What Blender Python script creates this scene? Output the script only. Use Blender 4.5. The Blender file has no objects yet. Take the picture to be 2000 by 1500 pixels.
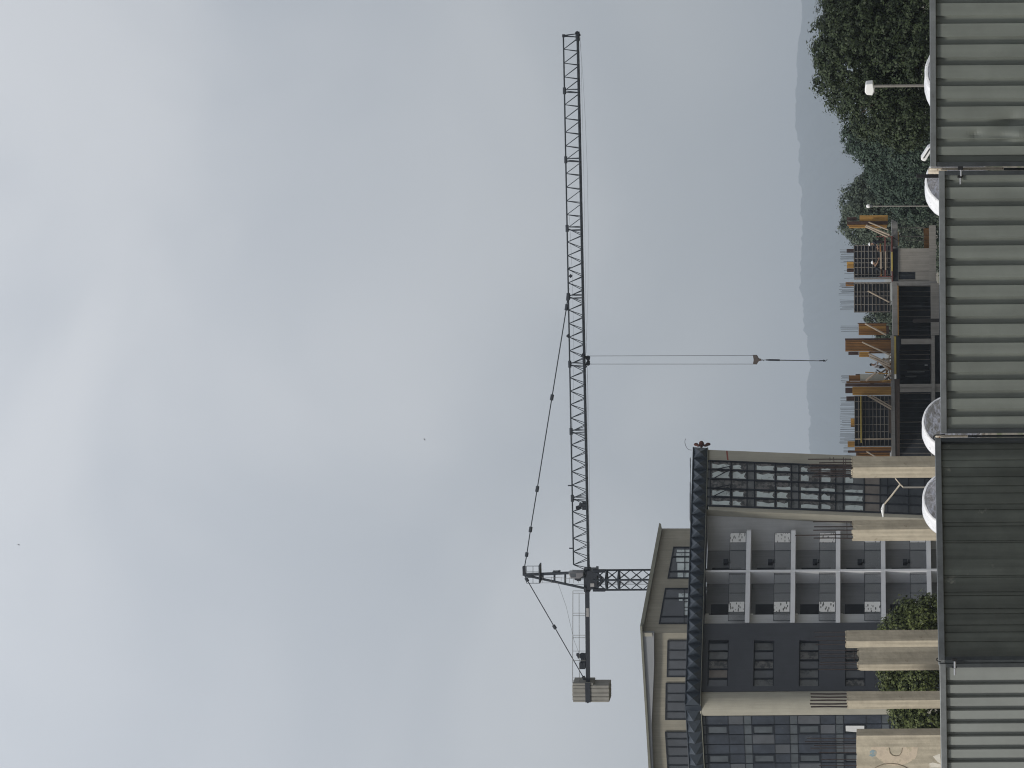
import bpy, bmesh, math, random
import numpy as np
from mathutils import Vector, Matrix

SC = bpy.context.scene
COL = SC.collection
random.seed(7)
RNG = np.random.default_rng(11)
F, VH, ZC = 6000.0, 1720.0, 2.5          # focal length and horizon in photograph pixels, eye height
ROLL = math.radians(0.4)
CR, SR = math.cos(ROLL), math.sin(ROLL)
R = math.radians

# ---------------------------------------------------------------- geometry helpers
def ray(px, py):
    a, b = (1500 - py) - 750.0, VH - px
    return Vector(((a*CR + b*SR)/F, 1.0, (-a*SR + b*CR)/F))

def P(px, py, D):
    d = ray(px, py)
    return Vector((d.x*D, D, ZC + d.z*D))

class Plane:
    """vertical plane: origin, direction e along it, outward normal n"""
    def __init__(self, px, py, D, yaw):
        p = P(px, py, D)
        self.o = Vector((p.x, p.y, 0))
        self.e = Vector((math.cos(yaw), math.sin(yaw), 0))
        self.n = Vector((math.sin(yaw), -math.cos(yaw), 0))
    def S(self, px, py, t=0.0):
        d = ray(px, py)
        o = self.o + self.n*t
        k = (o.dot(self.n)) / (d.x*self.n.x + d.y*self.n.y)
        return ((d.x*k - self.o.x)*self.e.x + (d.y*k - self.o.y)*self.e.y, ZC + d.z*k)
    def W(self, s, z, t=0.0):
        return Vector((self.o.x + self.e.x*s + self.n.x*t, self.o.y + self.e.y*s + self.n.y*t, z))
    def PX(self, px, py, t=0.0):
        s, z = self.S(px, py, t)
        return self.W(s, z, t)

ROOT = {}

class MB:
    def __init__(self):
        self.v, self.f, self.m = [], [], []
    def add(self, pts, faces, m=0):
        b = len(self.v)
        self.v += [Vector(p) for p in pts]
        self.f += [tuple(i + b for i in f) for f in faces]
        self.m += [m]*len(faces)
        return self
    def hexa(self, a, m=0):   # 4 bottom, 4 top
        return self.add(a, [(3,2,1,0),(4,5,6,7),(0,1,5,4),(1,2,6,5),(2,3,7,6),(3,0,4,7)], m)
    def box(self, pl, s0, s1, z0, z1, t0, t1, m=0):
        q = [(s0,t1),(s1,t1),(s1,t0),(s0,t0)]
        return self.hexa([pl.W(s,z0,t) for s,t in q] + [pl.W(s,z1,t) for s,t in q], m)
    def pbox(self, pl, x0, x1, y0, y1, t0, t1, m=0):   # a box whose front face covers photo columns/rows
        xm, ym = (x0+x1)/2, (y0+y1)/2
        return self.box(pl, pl.S(xm,y1,t1)[0], pl.S(xm,y0,t1)[0], pl.S(x1,ym,t1)[1], pl.S(x0,ym,t1)[1], t0, t1, m)
    def aabox(self, c, sx, sy, sz, m=0, rz=0.0):
        c = Vector(c); M = Matrix.Rotation(rz, 3, 'Z')
        q = [(-1,-1),(1,-1),(1,1),(-1,1)]
        return self.hexa([c + M @ Vector((x*sx/2,y*sy/2,z*sz/2)) for z in (-1,1) for x,y in q], m)
    def prism(self, pts, vec, m=0):
        n = len(pts); vec = Vector(vec)
        fs = [tuple(range(n)), tuple(range(2*n-1, n-1, -1))]
        fs += [(i, (i+1) % n, n + (i+1) % n, n + i) for i in range(n)]
        return self.add([Vector(p) for p in pts] + [Vector(p)+vec for p in pts], fs, m)
    def pprism(self, pl, pix, t0, t1, m=0):            # photo polygon on plane at t1, extruded back to t0
        return self.prism([pl.PX(x, y, t1) for x, y in pix], pl.n*(t0-t1), m)
    def tube(self, p, q, r, n=6, m=0, r2=None):
        p, q = Vector(p), Vector(q); r2 = r if r2 is None else r2
        d = (q-p).normalized()
        u = d.cross(Vector((0,0,1)) if abs(d.z) < .9 else Vector((1,0,0))).normalized(); w = d.cross(u)
        A = [2*math.pi*(i+.5)/n for i in range(n)]
        a = [p + (u*math.cos(t)+w*math.sin(t))*r for t in A]; b = [q + (u*math.cos(t)+w*math.sin(t))*r2 for t in A]
        fs = [(i,(i+1)%n,n+(i+1)%n,n+i) for i in range(n)] + [tuple(range(n-1,-1,-1)), tuple(range(n,2*n))]
        return self.add(a+b, fs, m)
    def path(self, pts, r, n=6, m=0):
        for a, b in zip(pts[:-1], pts[1:]): self.tube(a, b, r, n, m)
        return self
    def ball(self, c, rx, ry, rz, m=0, nu=12, nv=8):
        c = Vector(c); vs = []; fs = []
        for j in range(nv+1):
            ph = math.pi*j/nv
            for i in range(nu):
                th = 2*math.pi*i/nu
                vs.append(c + Vector((rx*math.sin(ph)*math.cos(th), ry*math.sin(ph)*math.sin(th), rz*math.cos(ph))))
        for j in range(nv):
            for i in range(nu):
                fs.append((j*nu+i, (j+1)*nu+i, (j+1)*nu+(i+1)%nu, j*nu+(i+1)%nu))
        return self.add(vs, fs, m)
    def walls(self, pl, s0, s1, z0, z1, holes, t0, t1, m=0):
        ss = sorted({s0,s1,*[h[0] for h in holes],*[h[1] for h in holes]})
        zs = sorted({z0,z1,*[h[2] for h in holes],*[h[3] for h in holes]})
        for a,b in zip(ss[:-1],ss[1:]):
            for c,d in zip(zs[:-1],zs[1:]):
                x,z = (a+b)/2,(c+d)/2
                if not any(h[0]<x<h[1] and h[2]<z<h[3] for h in holes): self.box(pl,a,b,c,d,t0,t1,m)
        return self
    def build(self, name, mats, parent=None, loc=None, smooth=False, bevel=0.0, normals=True):
        if not isinstance(mats, (list, tuple)): mats = [mats]
        org = ROOT[parent.name] if parent else Vector(loc if loc is not None else (0,0,0))
        me = bpy.data.meshes.new(name)
        me.from_pydata([tuple(p-org) for p in self.v], [], self.f)
        for mt in mats: me.materials.append(mt)
        me.polygons.foreach_set('material_index', self.m)
        if normals:
            bm = bmesh.new(); bm.from_mesh(me)
            if smooth: bmesh.ops.remove_doubles(bm, verts=bm.verts, dist=1e-5)
            bmesh.ops.recalc_face_normals(bm, faces=bm.faces); bm.to_mesh(me); bm.free()
        if smooth: me.polygons.foreach_set('use_smooth', [True]*len(me.polygons))
        o = bpy.data.objects.new(name, me); COL.objects.link(o)
        if parent: o.parent = parent
        else: o.location = org
        ROOT[o.name] = org
        if bevel:
            b = o.modifiers.new('bevel','BEVEL'); b.width = bevel; b.segments = 2; b.limit_method = 'ANGLE'
        return o

def tag(o, label=None, cat=None, group=None, kind=None):
    if label: o['label'] = label
    if cat: o['category'] = cat
    if group: o['group'] = group
    if kind: o['kind'] = kind
    return o

def thing(name, label, cat, loc, group=None):
    o = bpy.data.objects.new(name, None); COL.objects.link(o)
    o.location = loc; o.empty_display_size = .3
    ROOT[o.name] = Vector(loc)
    return tag(o, label, cat, group)

# ---------------------------------------------------------------- materials
def srgb(r, g, b):
    f = lambda c: (c/255/12.92) if c/255 <= .04045 else ((c/255+.055)/1.055)**2.4
    return (f(r), f(g), f(b))

def mat(name, col, rough=.8, var=.2, scale=1.5, bump=0.0, bscale=40.0, metal=0.0, spec=.4, streak=0.0,
        stain=None, stain_scale=2.0, stain_at=.6, zs=1.0, alpha=1.0):
    m = bpy.data.materials.new(name); m.use_nodes = True
    nt = m.node_tree; N = nt.nodes; L = nt.links
    b = N['Principled BSDF']
    b.inputs['Roughness'].default_value = rough; b.inputs['Metallic'].default_value = metal
    b.inputs['Specular IOR Level'].default_value = spec; b.inputs['Alpha'].default_value = alpha
    tc = N.new('ShaderNodeTexCoord'); mp = N.new('ShaderNodeMapping'); mp.inputs['Scale'].default_value = (1,1,zs)
    L.new(tc.outputs['Object'], mp.inputs['Vector'])
    n1 = N.new('ShaderNodeTexNoise'); n1.inputs['Scale'].default_value = scale; n1.inputs['Detail'].default_value = 7
    n1.inputs['Roughness'].default_value = .65
    L.new(mp.outputs['Vector'], n1.inputs['Vector'])
    cr = N.new('ShaderNodeValToRGB')
    cr.color_ramp.elements[0].position = .3; cr.color_ramp.elements[1].position = .7
    cr.color_ramp.elements[0].color = (*[c*(1-var) for c in col], 1); cr.color_ramp.elements[1].color = (*[min(1,c*(1+var)) for c in col], 1)
    L.new(n1.outputs['Fac'], cr.inputs['Fac'])
    out = cr.outputs['Color']
    if streak:
        m2 = N.new('ShaderNodeMapping'); m2.inputs['Scale'].default_value = (1,1,.04); L.new(tc.outputs['Object'], m2.inputs['Vector'])
        n2 = N.new('ShaderNodeTexNoise'); n2.inputs['Scale'].default_value = 9; n2.inputs['Detail'].default_value = 5
        L.new(m2.outputs['Vector'], n2.inputs['Vector'])
        r2 = N.new('ShaderNodeValToRGB'); r2.color_ramp.elements[0].position=.35; r2.color_ramp.elements[1].position=.65
        r2.color_ramp.elements[0].color=(1-streak,)*3+(1,); r2.color_ramp.elements[1].color=(1,1,1,1)
        L.new(n2.outputs['Fac'], r2.inputs['Fac'])
        mx = N.new('ShaderNodeMix'); mx.data_type='RGBA'; mx.blend_type='MULTIPLY'; mx.inputs[0].default_value = 1
        L.new(out, mx.inputs[6]); L.new(r2.outputs['Color'], mx.inputs[7]); out = mx.outputs[2]
    if stain:
        n3 = N.new('ShaderNodeTexNoise'); n3.inputs['Scale'].default_value = stain_scale; n3.inputs['Detail'].default_value = 8; n3.inputs['Roughness'].default_value=.7
        L.new(tc.outputs['Object'], n3.inputs['Vector'])
        r3 = N.new('ShaderNodeValToRGB'); r3.color_ramp.elements[0].position=stain_at; r3.color_ramp.elements[1].position=min(1,stain_at+.06)
        L.new(n3.outputs['Fac'], r3.inputs['Fac'])
        mx = N.new('ShaderNodeMix'); mx.data_type='RGBA'
        L.new(r3.outputs['Color'], mx.inputs[0]); L.new(out, mx.inputs[6]); mx.inputs[7].default_value=(*stain,1); out = mx.outputs[2]
    L.new(out, b.inputs['Base Color'])
    if bump:
        nb = N.new('ShaderNodeTexNoise'); nb.inputs['Scale'].default_value = bscale; nb.inputs['Detail'].default_value = 6
        L.new(tc.outputs['Object'], nb.inputs['Vector'])
        bp = N.new('ShaderNodeBump'); bp.inputs['Strength'].default_value = bump; bp.inputs['Distance'].default_value = .05
        L.new(nb.outputs['Fac'], bp.inputs['Height']); L.new(bp.outputs['Normal'], b.inputs['Normal'])
    return m

def leafmat(name, dark, light, rough=.55):
    m = bpy.data.materials.new(name); m.use_nodes = True
    nt = m.node_tree; N = nt.nodes; L = nt.links
    b = N['Principled BSDF']; b.inputs['Roughness'].default_value = rough; b.inputs['Specular IOR Level'].default_value = .25
    g = N.new('ShaderNodeNewGeometry'); tc = N.new('ShaderNodeTexCoord')
    n = N.new('ShaderNodeTexNoise'); n.inputs['Scale'].default_value = .9; n.inputs['Detail'].default_value = 3
    L.new(tc.outputs['Object'], n.inputs['Vector'])
    a = N.new('ShaderNodeMath'); a.operation='MULTIPLY_ADD'; a.inputs[1].default_value=.75
    L.new(g.outputs['Random Per Island'], a.inputs[0])
    a2 = N.new('ShaderNodeMath'); a2.operation='MULTIPLY'; a2.inputs[1].default_value=.6
    L.new(n.outputs['Fac'], a2.inputs[0]); L.new(a2.outputs[0], a.inputs[2])
    r = N.new('ShaderNodeValToRGB'); r.color_ramp.elements[0].position=.2; r.color_ramp.elements[1].position=.9
    r.color_ramp.elements[0].color=(*dark,1); r.color_ramp.elements[1].color=(*light,1)
    L.new(a.outputs[0], r.inputs['Fac']); L.new(r.outputs['Color'], b.inputs['Base Color'])
    tr = N.new('ShaderNodeBsdfTranslucent'); L.new(r.outputs['Color'], tr.inputs['Color'])
    mx = N.new('ShaderNodeMixShader'); mx.inputs[0].default_value=.18
    L.new(b.outputs[0], mx.inputs[1]); L.new(tr.outputs[0], mx.inputs[2]); L.new(mx.outputs[0], N['Material Output'].inputs['Surface'])
    return m

def scribble_mat(name, base, ink):
    """white sheet with a pattern of short slanting slots"""
    m = bpy.data.materials.new(name); m.use_nodes = True
    nt = m.node_tree; N = nt.nodes; L = nt.links
    b = N['Principled BSDF']; b.inputs['Roughness'].default_value=.6
    tc = N.new('ShaderNodeTexCoord'); mp = N.new('ShaderNodeMapping'); mp.inputs['Rotation'].default_value=(0,R(38),0); mp.inputs['Scale'].default_value=(1,1,2.6)
    L.new(tc.outputs['Object'], mp.inputs['Vector'])
    n = N.new('ShaderNodeTexVoronoi'); n.inputs['Scale'].default_value=3.0
    L.new(mp.outputs['Vector'], n.inputs['Vector'])
    r = N.new('ShaderNodeValToRGB'); r.color_ramp.elements[0].position=.30; r.color_ramp.elements[1].position=.37
    r.color_ramp.elements[0].color=(*ink,1); r.color_ramp.elements[1].color=(*base,1)
    L.new(n.outputs['Distance'], r.inputs['Fac']); L.new(r.outputs['Color'], b.inputs['Base Color'])
    return m

M = {}
def mk(key, *a, **k): M[key] = mat(key, *a, **k)
mk('fence_light', (.170,.187,.170), rough=.55, var=.14, scale=2.2, streak=.2, stain=(.145,.135,.11), stain_scale=2.1, stain_at=.66, bump=.02, bscale=6)
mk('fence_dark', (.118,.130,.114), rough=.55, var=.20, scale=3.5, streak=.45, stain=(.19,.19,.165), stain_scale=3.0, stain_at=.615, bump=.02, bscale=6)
mk('fence_pale', (.22,.235,.225), rough=.55, var=.08, scale=3, streak=.12, bump=.02, bscale=6)
mk('galv', (.15,.16,.165), rough=.45, var=.22, scale=9, metal=.25, stain=(.10,.10,.10), stain_scale=14, stain_at=.62)
mk('galv_shaded', (.040,.046,.050), rough=.5, var=.25, scale=9, metal=.2)  # shade on the fence pipes is mixed into this steel colour
mk('cream_paint', (.62,.55,.45), rough=.6, var=.2, scale=14, stain=(.16,.07,.03), stain_scale=18, stain_at=.6)
mk('white_paint', (.80,.80,.80), rough=.45, var=.05)
mk('black', (.010,.010,.012), rough=.5, var=.2)
mk('bolt', (.6,.6,.62), rough=.3, metal=.8, var=.1)
mk('wrap', (.80,.80,.82), rough=.28, var=.10, scale=4, spec=.6, stain=(.16,.13,.10), stain_scale=18, stain_at=.60, bump=.8, bscale=6)
mk('wrap_face', (.42,.42,.46), rough=.24, var=.4, scale=2.6, spec=.7, metal=.65, stain=(.30,.26,.21), stain_scale=5, stain_at=.66, bump=1.0, bscale=5)
mk('concrete', (.50,.445,.35), rough=.9, var=.16, scale=2.6, streak=.30, stain=(.22,.18,.13), stain_scale=3.4, stain_at=.645, bump=.22, bscale=9)
mk('concrete_cap', (.30,.25,.18), rough=.95, var=.3, scale=8, bump=.6, bscale=30)
mk('rebar', (.035,.026,.026), rough=.8, var=.35, scale=8)
mk('rebar_grey', (.065,.072,.088), rough=.7, var=.3, scale=8)
mk('graf_peach', (.56,.47,.37), rough=.9, var=.2, scale=5, stain=(.45,.39,.29), stain_scale=5, stain_at=.52)
mk('graf_white', (.66,.62,.55), rough=.9, var=.12, scale=6, stain=(.42,.36,.27), stain_scale=9, stain_at=.6)
mk('graf_blue', (.24,.32,.36), rough=.9, var=.2, scale=6, stain=(.42,.36,.27), stain_scale=9, stain_at=.52)
mk('graf_line', (.23,.19,.14), rough=.9, var=.2)
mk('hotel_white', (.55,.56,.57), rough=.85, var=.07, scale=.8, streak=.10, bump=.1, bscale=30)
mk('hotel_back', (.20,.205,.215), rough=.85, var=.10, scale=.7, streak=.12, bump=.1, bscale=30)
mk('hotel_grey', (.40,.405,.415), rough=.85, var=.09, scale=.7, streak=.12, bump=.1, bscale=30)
mk('slab_white', (.62,.63,.66), rough=.8, var=.06, scale=1)
mk('hotel_tan', (.335,.320,.270), rough=.85, var=.08, scale=.9, streak=.12, bump=.2, bscale=30)
mk('pent_tan', (.27,.252,.205), rough=.85, var=.12, scale=.8, streak=.15, bump=.2, bscale=30)
mk('pent_fascia', (.23,.24,.255), rough=.6, var=.06, scale=1)
mk('roof_edge', (.16,.16,.13), rough=.7, var=.15)
mk('cladding', (.044,.048,.059), rough=.5, var=.10, scale=1.2, streak=.08, spec=.35)
mk('cornice', (.032,.042,.057), rough=.34, var=.12, scale=1.5, spec=.5)
mk('cornice_dark', (.013,.019,.029), rough=.45, var=.15)
mk('frame_dark', (.008,.011,.017), rough=.5, var=.2, spec=.25)
mk('door_black', (.006,.008,.013), rough=.35, var=.2, spec=.2)
mk('glass', (.055,.060,.070), rough=.08, var=.25, scale=.5, spec=.65)
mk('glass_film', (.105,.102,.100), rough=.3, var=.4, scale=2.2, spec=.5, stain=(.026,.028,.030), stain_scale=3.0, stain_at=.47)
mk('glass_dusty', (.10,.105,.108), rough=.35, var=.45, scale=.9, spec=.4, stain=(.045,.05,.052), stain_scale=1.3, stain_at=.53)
mk('glass_left', (.026,.032,.044), rough=.22, var=.4, scale=.9, spec=.4, stain=(.065,.070,.076), stain_scale=1.1, stain_at=.62)
mk('glass_left_band', (.060,.070,.080), rough=.3, var=.3, scale=1.2, spec=.4)
mk('painted_sky', (.46,.51,.51), rough=.5, var=.16, scale=1.8, stain=(.24,.26,.255), stain_scale=2.6, stain_at=.57)  # pale tone that paints in the sky seen through the glazing
mk('curtain_brown', (.17,.15,.135), rough=.6, var=.2, scale=1.5)
mk('rail_glass', (.20,.21,.22), rough=.15, var=.05, alpha=.35)
M['screen'] = scribble_mat('screen', (.62,.62,.62), (.05,.05,.05))
M['screen_far'] = scribble_mat('screen_far', (.60,.60,.60), (.22,.22,.22))
mk('rust_red', (.085,.028,.020), rough=.8, var=.3, scale=6)
mk('red_mark', (.22,.06,.045), rough=.8)
mk('crane', (.017,.023,.032), rough=.55, var=.15, scale=2)
mk('crane_dark', (.009,.012,.020), rough=.55, var=.15)
mk('crane_cab', (.16,.155,.165), rough=.4, var=.15)
mk('crane_sign', (.30,.29,.29), rough=.5, var=.1)
mk('crane_rail', (.13,.13,.125), rough=.6, var=.1)
mk('wire', (.10,.11,.125), rough=.5, metal=.3, var=.1)
mk('hook', (.075,.060,.055), rough=.7, var=.25, scale=6)
mk('ballast', (.27,.26,.235), rough=.9, var=.16, scale=1.5, streak=.2, bump=.3, bscale=20)
mk('grey_slab', (.21,.205,.20), rough=.9, var=.14, scale=1.2, streak=.15, bump=.2, bscale=20)
mk('dusty_wall', (.26,.245,.225), rough=.9, var=.12, scale=1.2, streak=.2, bump=.2, bscale=20)
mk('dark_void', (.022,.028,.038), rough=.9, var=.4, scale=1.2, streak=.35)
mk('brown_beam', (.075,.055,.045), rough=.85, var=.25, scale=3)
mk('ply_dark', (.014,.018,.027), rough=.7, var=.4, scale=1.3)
mk('steel_rib', (.17,.155,.14), rough=.7, var=.25, scale=4)
mk('timber_yellow', (.40,.225,.055), rough=.75, var=.28, scale=2.0, streak=.3, zs=.25)
mk('timber_orange', (.26,.125,.036), rough=.75, var=.3, scale=2.0, streak=.35, zs=.25)
mk('timber_dark', (.045,.024,.020), rough=.8, var=.35, scale=3)
mk('plank_pale', (.33,.27,.21), rough=.85, var=.2, scale=4)
mk('rail_yellow', (.38,.29,.07), rough=.7, var=.15)
mk('rail_red', (.115,.040,.034), rough=.75, var=.25, scale=4)
mk('panel_grey', (.33,.325,.29), rough=.85, var=.10, scale=2)
mk('skin', (.32,.20,.14), rough=.6, var=.08)
mk('hair', (.012,.010,.010), rough=.7)
mk('shirt_white', (.48,.47,.49), rough=.85, var=.1)
mk('shirt_dark', (.018,.022,.032), rough=.85, var=.2)
mk('trousers', (.022,.016,.016), rough=.9, var=.3)
mk('helmet', (.72,.73,.75), rough=.35, var=.03)
mk('bark', (.075,.06,.045), rough=.95, var=.3, scale=6, bump=.6, bscale=20)
mk('ground', (.17,.15,.12), rough=.95, var=.3, scale=.3, bump=.4, bscale=3, stain=(.07,.08,.035), stain_scale=.12, stain_at=.5)
mk('hill_forest', (.022,.042,.054), rough=.95, var=.45, scale=.02, bump=.5, bscale=.1)
mk('bird', (.06,.06,.065), rough=.8)
M['leaf_big'] = leafmat('leaf_big', (.009,.016,.009), (.052,.072,.033))
M['leaf_mid'] = leafmat('leaf_mid', (.012,.026,.020), (.058,.088,.060))  # bluish haze of the middle distance is mixed into the leaf colour
M['leaf_far'] = leafmat('leaf_far', (.022,.038,.028), (.105,.130,.092))  # greyed leaf colour, with the haze of distance painted in
M['leaf_bush'] = leafmat('leaf_bush', (.012,.020,.007), (.125,.150,.050))
HAZE, SKYX, SKYZ, SKYS, SUNE, EXPO = .00014, .8, .35, 1.06, 1.5, .6
# ================================================================ THE SETTING
def ground_z(Y):
    if Y < 75: return 0.0
    if Y < 140:
        k = (Y-75)/65.0; return -7.0*k*k*(3-2*k)
    return -7.0
ys = [-40,-10,0,10,20,24,28,35,50,65,75,82,90,98,106,114,122,130,140,160,200,260,350,500,800,1300,2000,3000,5000,8000,14000]
xs = [-7000,-1500,-700,-300,-120,-60,-30,-15,0,15,30,60,120,300,700,1500,7000]
g = MB()
vs = [Vector((x,y,ground_z(y))) for y in ys for x in xs]; nx = len(xs)
g.add(vs, [(j*nx+i, j*nx+i+1, (j+1)*nx+i+1, (j+1)*nx+i) for j in range(len(ys)-1) for i in range(nx-1)])
tag(g.build('ground', M['ground'], smooth=False), kind='structure')

def hills():
    prof = [(-900,1640),(-500,1600),(-200,1575),(0,1566),(60,1562),(130,1555),(250,1557),(330,1562),(450,1569),(560,1567),(690,1578),(800,1580),(890,1584),(1100,1592),(1500,1600),(2400,1625)]
    D = 12000.0
    pts = sorted([(P(x,y,D).x, P(x,y,D).z) for y,x in prof])
    X = np.linspace(-6000,6000,1500)
    H = np.interp(X, [p[0] for p in pts], [p[1] for p in pts])
    sm = np.ones(15)/15; H = np.convolve(np.pad(H,7,'edge'), sm, 'valid')
    for wl,am in ((330,7),(120,5),(50,6.0),(24,6.5),(12,4.0)):
        k = np.interp(X, np.arange(-6100,6100,wl), RNG.uniform(-am,am,len(np.arange(-6100,6100,wl)))); H = H + k
    rows = [(6200,-.02),(7200,.04),(8200,.17),(9200,.38),(10100,.62),(11100,.85),(11700,.96),(12000,1.0),(12300,.97),(13000,.8),(13700,.5)]
    vs, fs = [], []
    for (Y,k) in rows:
        jit = RNG.uniform(-1,1,len(X))*7*(k if k not in (1.0,) else 0)
        for a,b,c in zip(X,H,jit): vs.append((a, Y, -7 + (b+7)*k + c))
    n = len(X)
    for j in range(len(rows)-1):
        for i in range(n-1): fs.append((j*n+i,j*n+i+1,(j+1)*n+i+1,(j+1)*n+i))
    mb = MB(); mb.add(vs, fs)
    tag(mb.build('hills', M['hill_forest'], smooth=True), kind='structure')
hills()

# ================================================================ FENCE OF METAL SHEETS
def sheet(mb, pl, y0, y1, xt, centres, band, depth, nz=2, dent=None, zb=0.02):
    """trapezoid-ribbed sheet: recesses of width band (photo px) at given photo rows"""
    pr = []   # (s, depth) going left to right
    sl = pl.S(xt+60, y1)[0]; sr = pl.S(xt+60, y0)[0]
    pr.append((sl, 0))
    for c in sorted(centres, reverse=True):
        a = pl.S(xt+60, c+band/2)[0]; b = pl.S(xt+60, c-band/2)[0]; w = b-a
        if b > sr or a < sl: continue
        pr += [(a,0),(a+w*.10,-depth),(b-w*.10,-depth),(b,0)]
    pr.append((sr,0))
    fine = []
    for (a,b) in zip(pr[:-1],pr[1:]):
        k = 7 if dent else 1
        for i in range(k): fine.append((a[0]+(b[0]-a[0])*i/k, a[1]+(b[1]-a[1])*i/k))
    fine.append(pr[-1])
    zt = pl.S(xt, (y0+y1)/2)[1]
    zs = [zb + (zt-zb)*i/nz for i in range(nz+1)]
    vs = []
    for z in zs:
        for s,t in fine:
            d = 0
            if dent:
                for (ds,dz,rs,rz,am) in dent:
                    d += am*math.exp(-(abs((s-ds)/rs)**1.6)-(abs((z-dz+.35*(s-ds))/rz)**1.6))
            vs.append(pl.W(s,z,t+d))
    n = len(fine)
    mb.add(vs, [(j*n+i,j*n+i+1,(j+1)*n+i+1,(j+1)*n+i) for j in range(nz) for i in range(n-1)])

FG = 'ribbed metal hoarding panels of the fence'
def fence_panel(label, pl, y0, y1, x0, x1, centres, band, m_sheet, nz=2, dent=None, pl_len=None, depth=.036, rail_w=.05):
    t = thing('metal_fence', label, 'fence panel', pl.W(pl.S(x0,(y0+y1)/2)[0], 0, 0), FG)
    mb = MB(); sheet(mb, pl, y0, y1, (x0+x1)/2+4, centres, band, depth, nz, dent)
    o = mb.build('sheet', m_sheet, t, normals=False)
    s_l, z_l = pl.S(x1, y1, .03); s_r, z_r = pl.S(x0, y0, .03)
    h = rail_w
    a = MB(); q = []
    for z in (-h, 0): q += [pl.W(s_l,z_l+z,.035), pl.W(s_r,z_r+z,.035), pl.W(s_r,z_r+z,-.04), pl.W(s_l,z_l+z,-.04)]
    a.hexa(q); a.build('top_rail', M['galv'], t, bevel=.004)
    for s, nm in ((s_l,1),(s_r,-1)):
        p = MB(); p.box(pl, min(s,s+nm*.036), max(s,s+nm*.036), 0.02, (z_l if nm>0 else z_r)-h-.001, -.03, .030)
        p.build('side_post', M['galv_shaded'], t, bevel=.003)
    return t

f1 = Plane(1820, 160, 25.0, 0)
sd = lambda x,y: f1.S(x,y)
d1 = [(sd(1975,232)[0], sd(1975,232)[1], .07,.12,-.034), (sd(1990,262)[0], sd(1990,262)[1], .06,.10,.030), (sd(1905,262)[0], sd(1905,262)[1], .035,.05,-.022), (sd(1960,265)[0], sd(1960,265)[1], .03,.14,-.02)]
fence_panel('pale grey-green ribbed fence panel with dented ribs in front of the big dark tree', f1, -150, 325, 1815.5, 1817, [-120,-80,-41,-2,38,79,119.5,160,200,239,278,310], 16, M['fence_light'], nz=90, dent=d1)
f2 = Plane(1836, 600, 25.0, 0)
fence_panel('pale grey-green ribbed fence panel below the unfinished building, the widest in view', f2, 333.5, 846, 1833.5, 1837.5, [358,395.5,433,472,511,549.5,587,625,662,699,734.5,770.5,806,840], 15.5, M['fence_light'])
f3 = Plane(1830, 855, 25.0, R(37))
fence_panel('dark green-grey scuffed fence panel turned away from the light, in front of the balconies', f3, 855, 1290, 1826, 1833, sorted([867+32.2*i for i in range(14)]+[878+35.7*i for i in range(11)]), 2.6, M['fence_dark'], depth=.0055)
d4 = Plane(1838, 1296, f3.W(f3.S(1833,1290)[0],0,0).y + .02, R(-18))
fence_panel('lightest fence panel with narrow ribs in front of the wide graffiti-painted concrete wall', d4, 1296, 1760, 1835, 1842, [1332.5+25.3*i for i in range(16)], 9.6, M['fence_pale'])

# posts standing in the gaps between the panels, with clamps
def fence_post(label, py, D, xtop, xend, width, clamps):
    base = P(1990, py, D); t = thing('fence_post', label, 'post', (base.x, D, 0), 'pale posts between the fence panels')
    pt, pe = P(xtop, py, D), P(xend, py, D)
    m = MB(); m.tube(Vector((pt.x,D,pe.z)), pt - Vector((0,0,.012)), width/2, 12); m.tube(pt-Vector((0,0,.012)), pt, width/2, 12, 0, width*.36)
    m.build('painted_sleeve', M['cream_paint'], t, smooth=False)
    m = MB(); m.tube(Vector((pe.x,D,0)), Vector((pe.x,D,pe.z-.002)), width*.42, 10); m.build('steel_pipe', M['galv_shaded'], t)
    if width > .023:
        a_, b_ = P(1850, py+3, D), P(1813, py+3, D); m = MB(); m.tube(Vector((b_.x,D+.06,a_.z)), Vector((b_.x,D+.06,b_.z)), .027, 12, 0, .024); m.build('post_cap', M['cream_paint'], t)
    for (cx, cy0, cy1) in clamps:
        m = MB(); pl = Plane(cx, py, D-.075, 0)
        m.pbox(pl, cx-5, cx+5, cy0, cy1, -.03, .012)
        c = m.build('clamp', M['black'], t, bevel=.003)
        b = MB(); q = pl.PX(cx+1, cy1+1, .01); b.tube(q, q+Vector((-.05,-.004,0.0)), .009, 8); b.build('bolt', M['bolt'], c)
    return t
fence_post('rust-stained cream fence post between the dented panel and the widest panel', 330.0, 25.06, 1815, 1960, .024, [(1876,322,331),(1875,343,347)])
fence_post('cream fence post beside the dark panel, with a black wire loop over its top', 852, 25.06, 1827, 1890, .022, [(1889,866,871)])
fence_post('pale fence post at the corner of the dark panel and the lightest panel', 1291, 23.72, 1836, 1901, .02, [(1864,1286,1291),(1864,1302,1305)])
wm = MB(); w = [(1846,848),(1836,849.5),(1828,849.5),(1823.5,852),(1823,856),(1826,860),(1830,862)]
wm.path([P(x,y,24.96) for x,y in w], .0045, 6)
tag(wm.build('wire_loop', M['black'], loc=P(1834,852,24.96)), 'black wire loop tied over the fence beside a cream post', 'wire')
wm = MB(); w = [(1824,1288),(1829,1287.5),(1832,1289),(1833.5,1292),(1832,1296)]
wm.path([P(x,y,23.5) for x,y in [(1838,1293),(1834,1291.5),(1830,1290.5),(1829,1287),(1832,1285)]], .004, 6)
tag(wm.build('wire_loop', M['black'], loc=P(1834,1290,23.5)), 'short black wire tied round the corner of the dark fence panel', 'wire')

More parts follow.
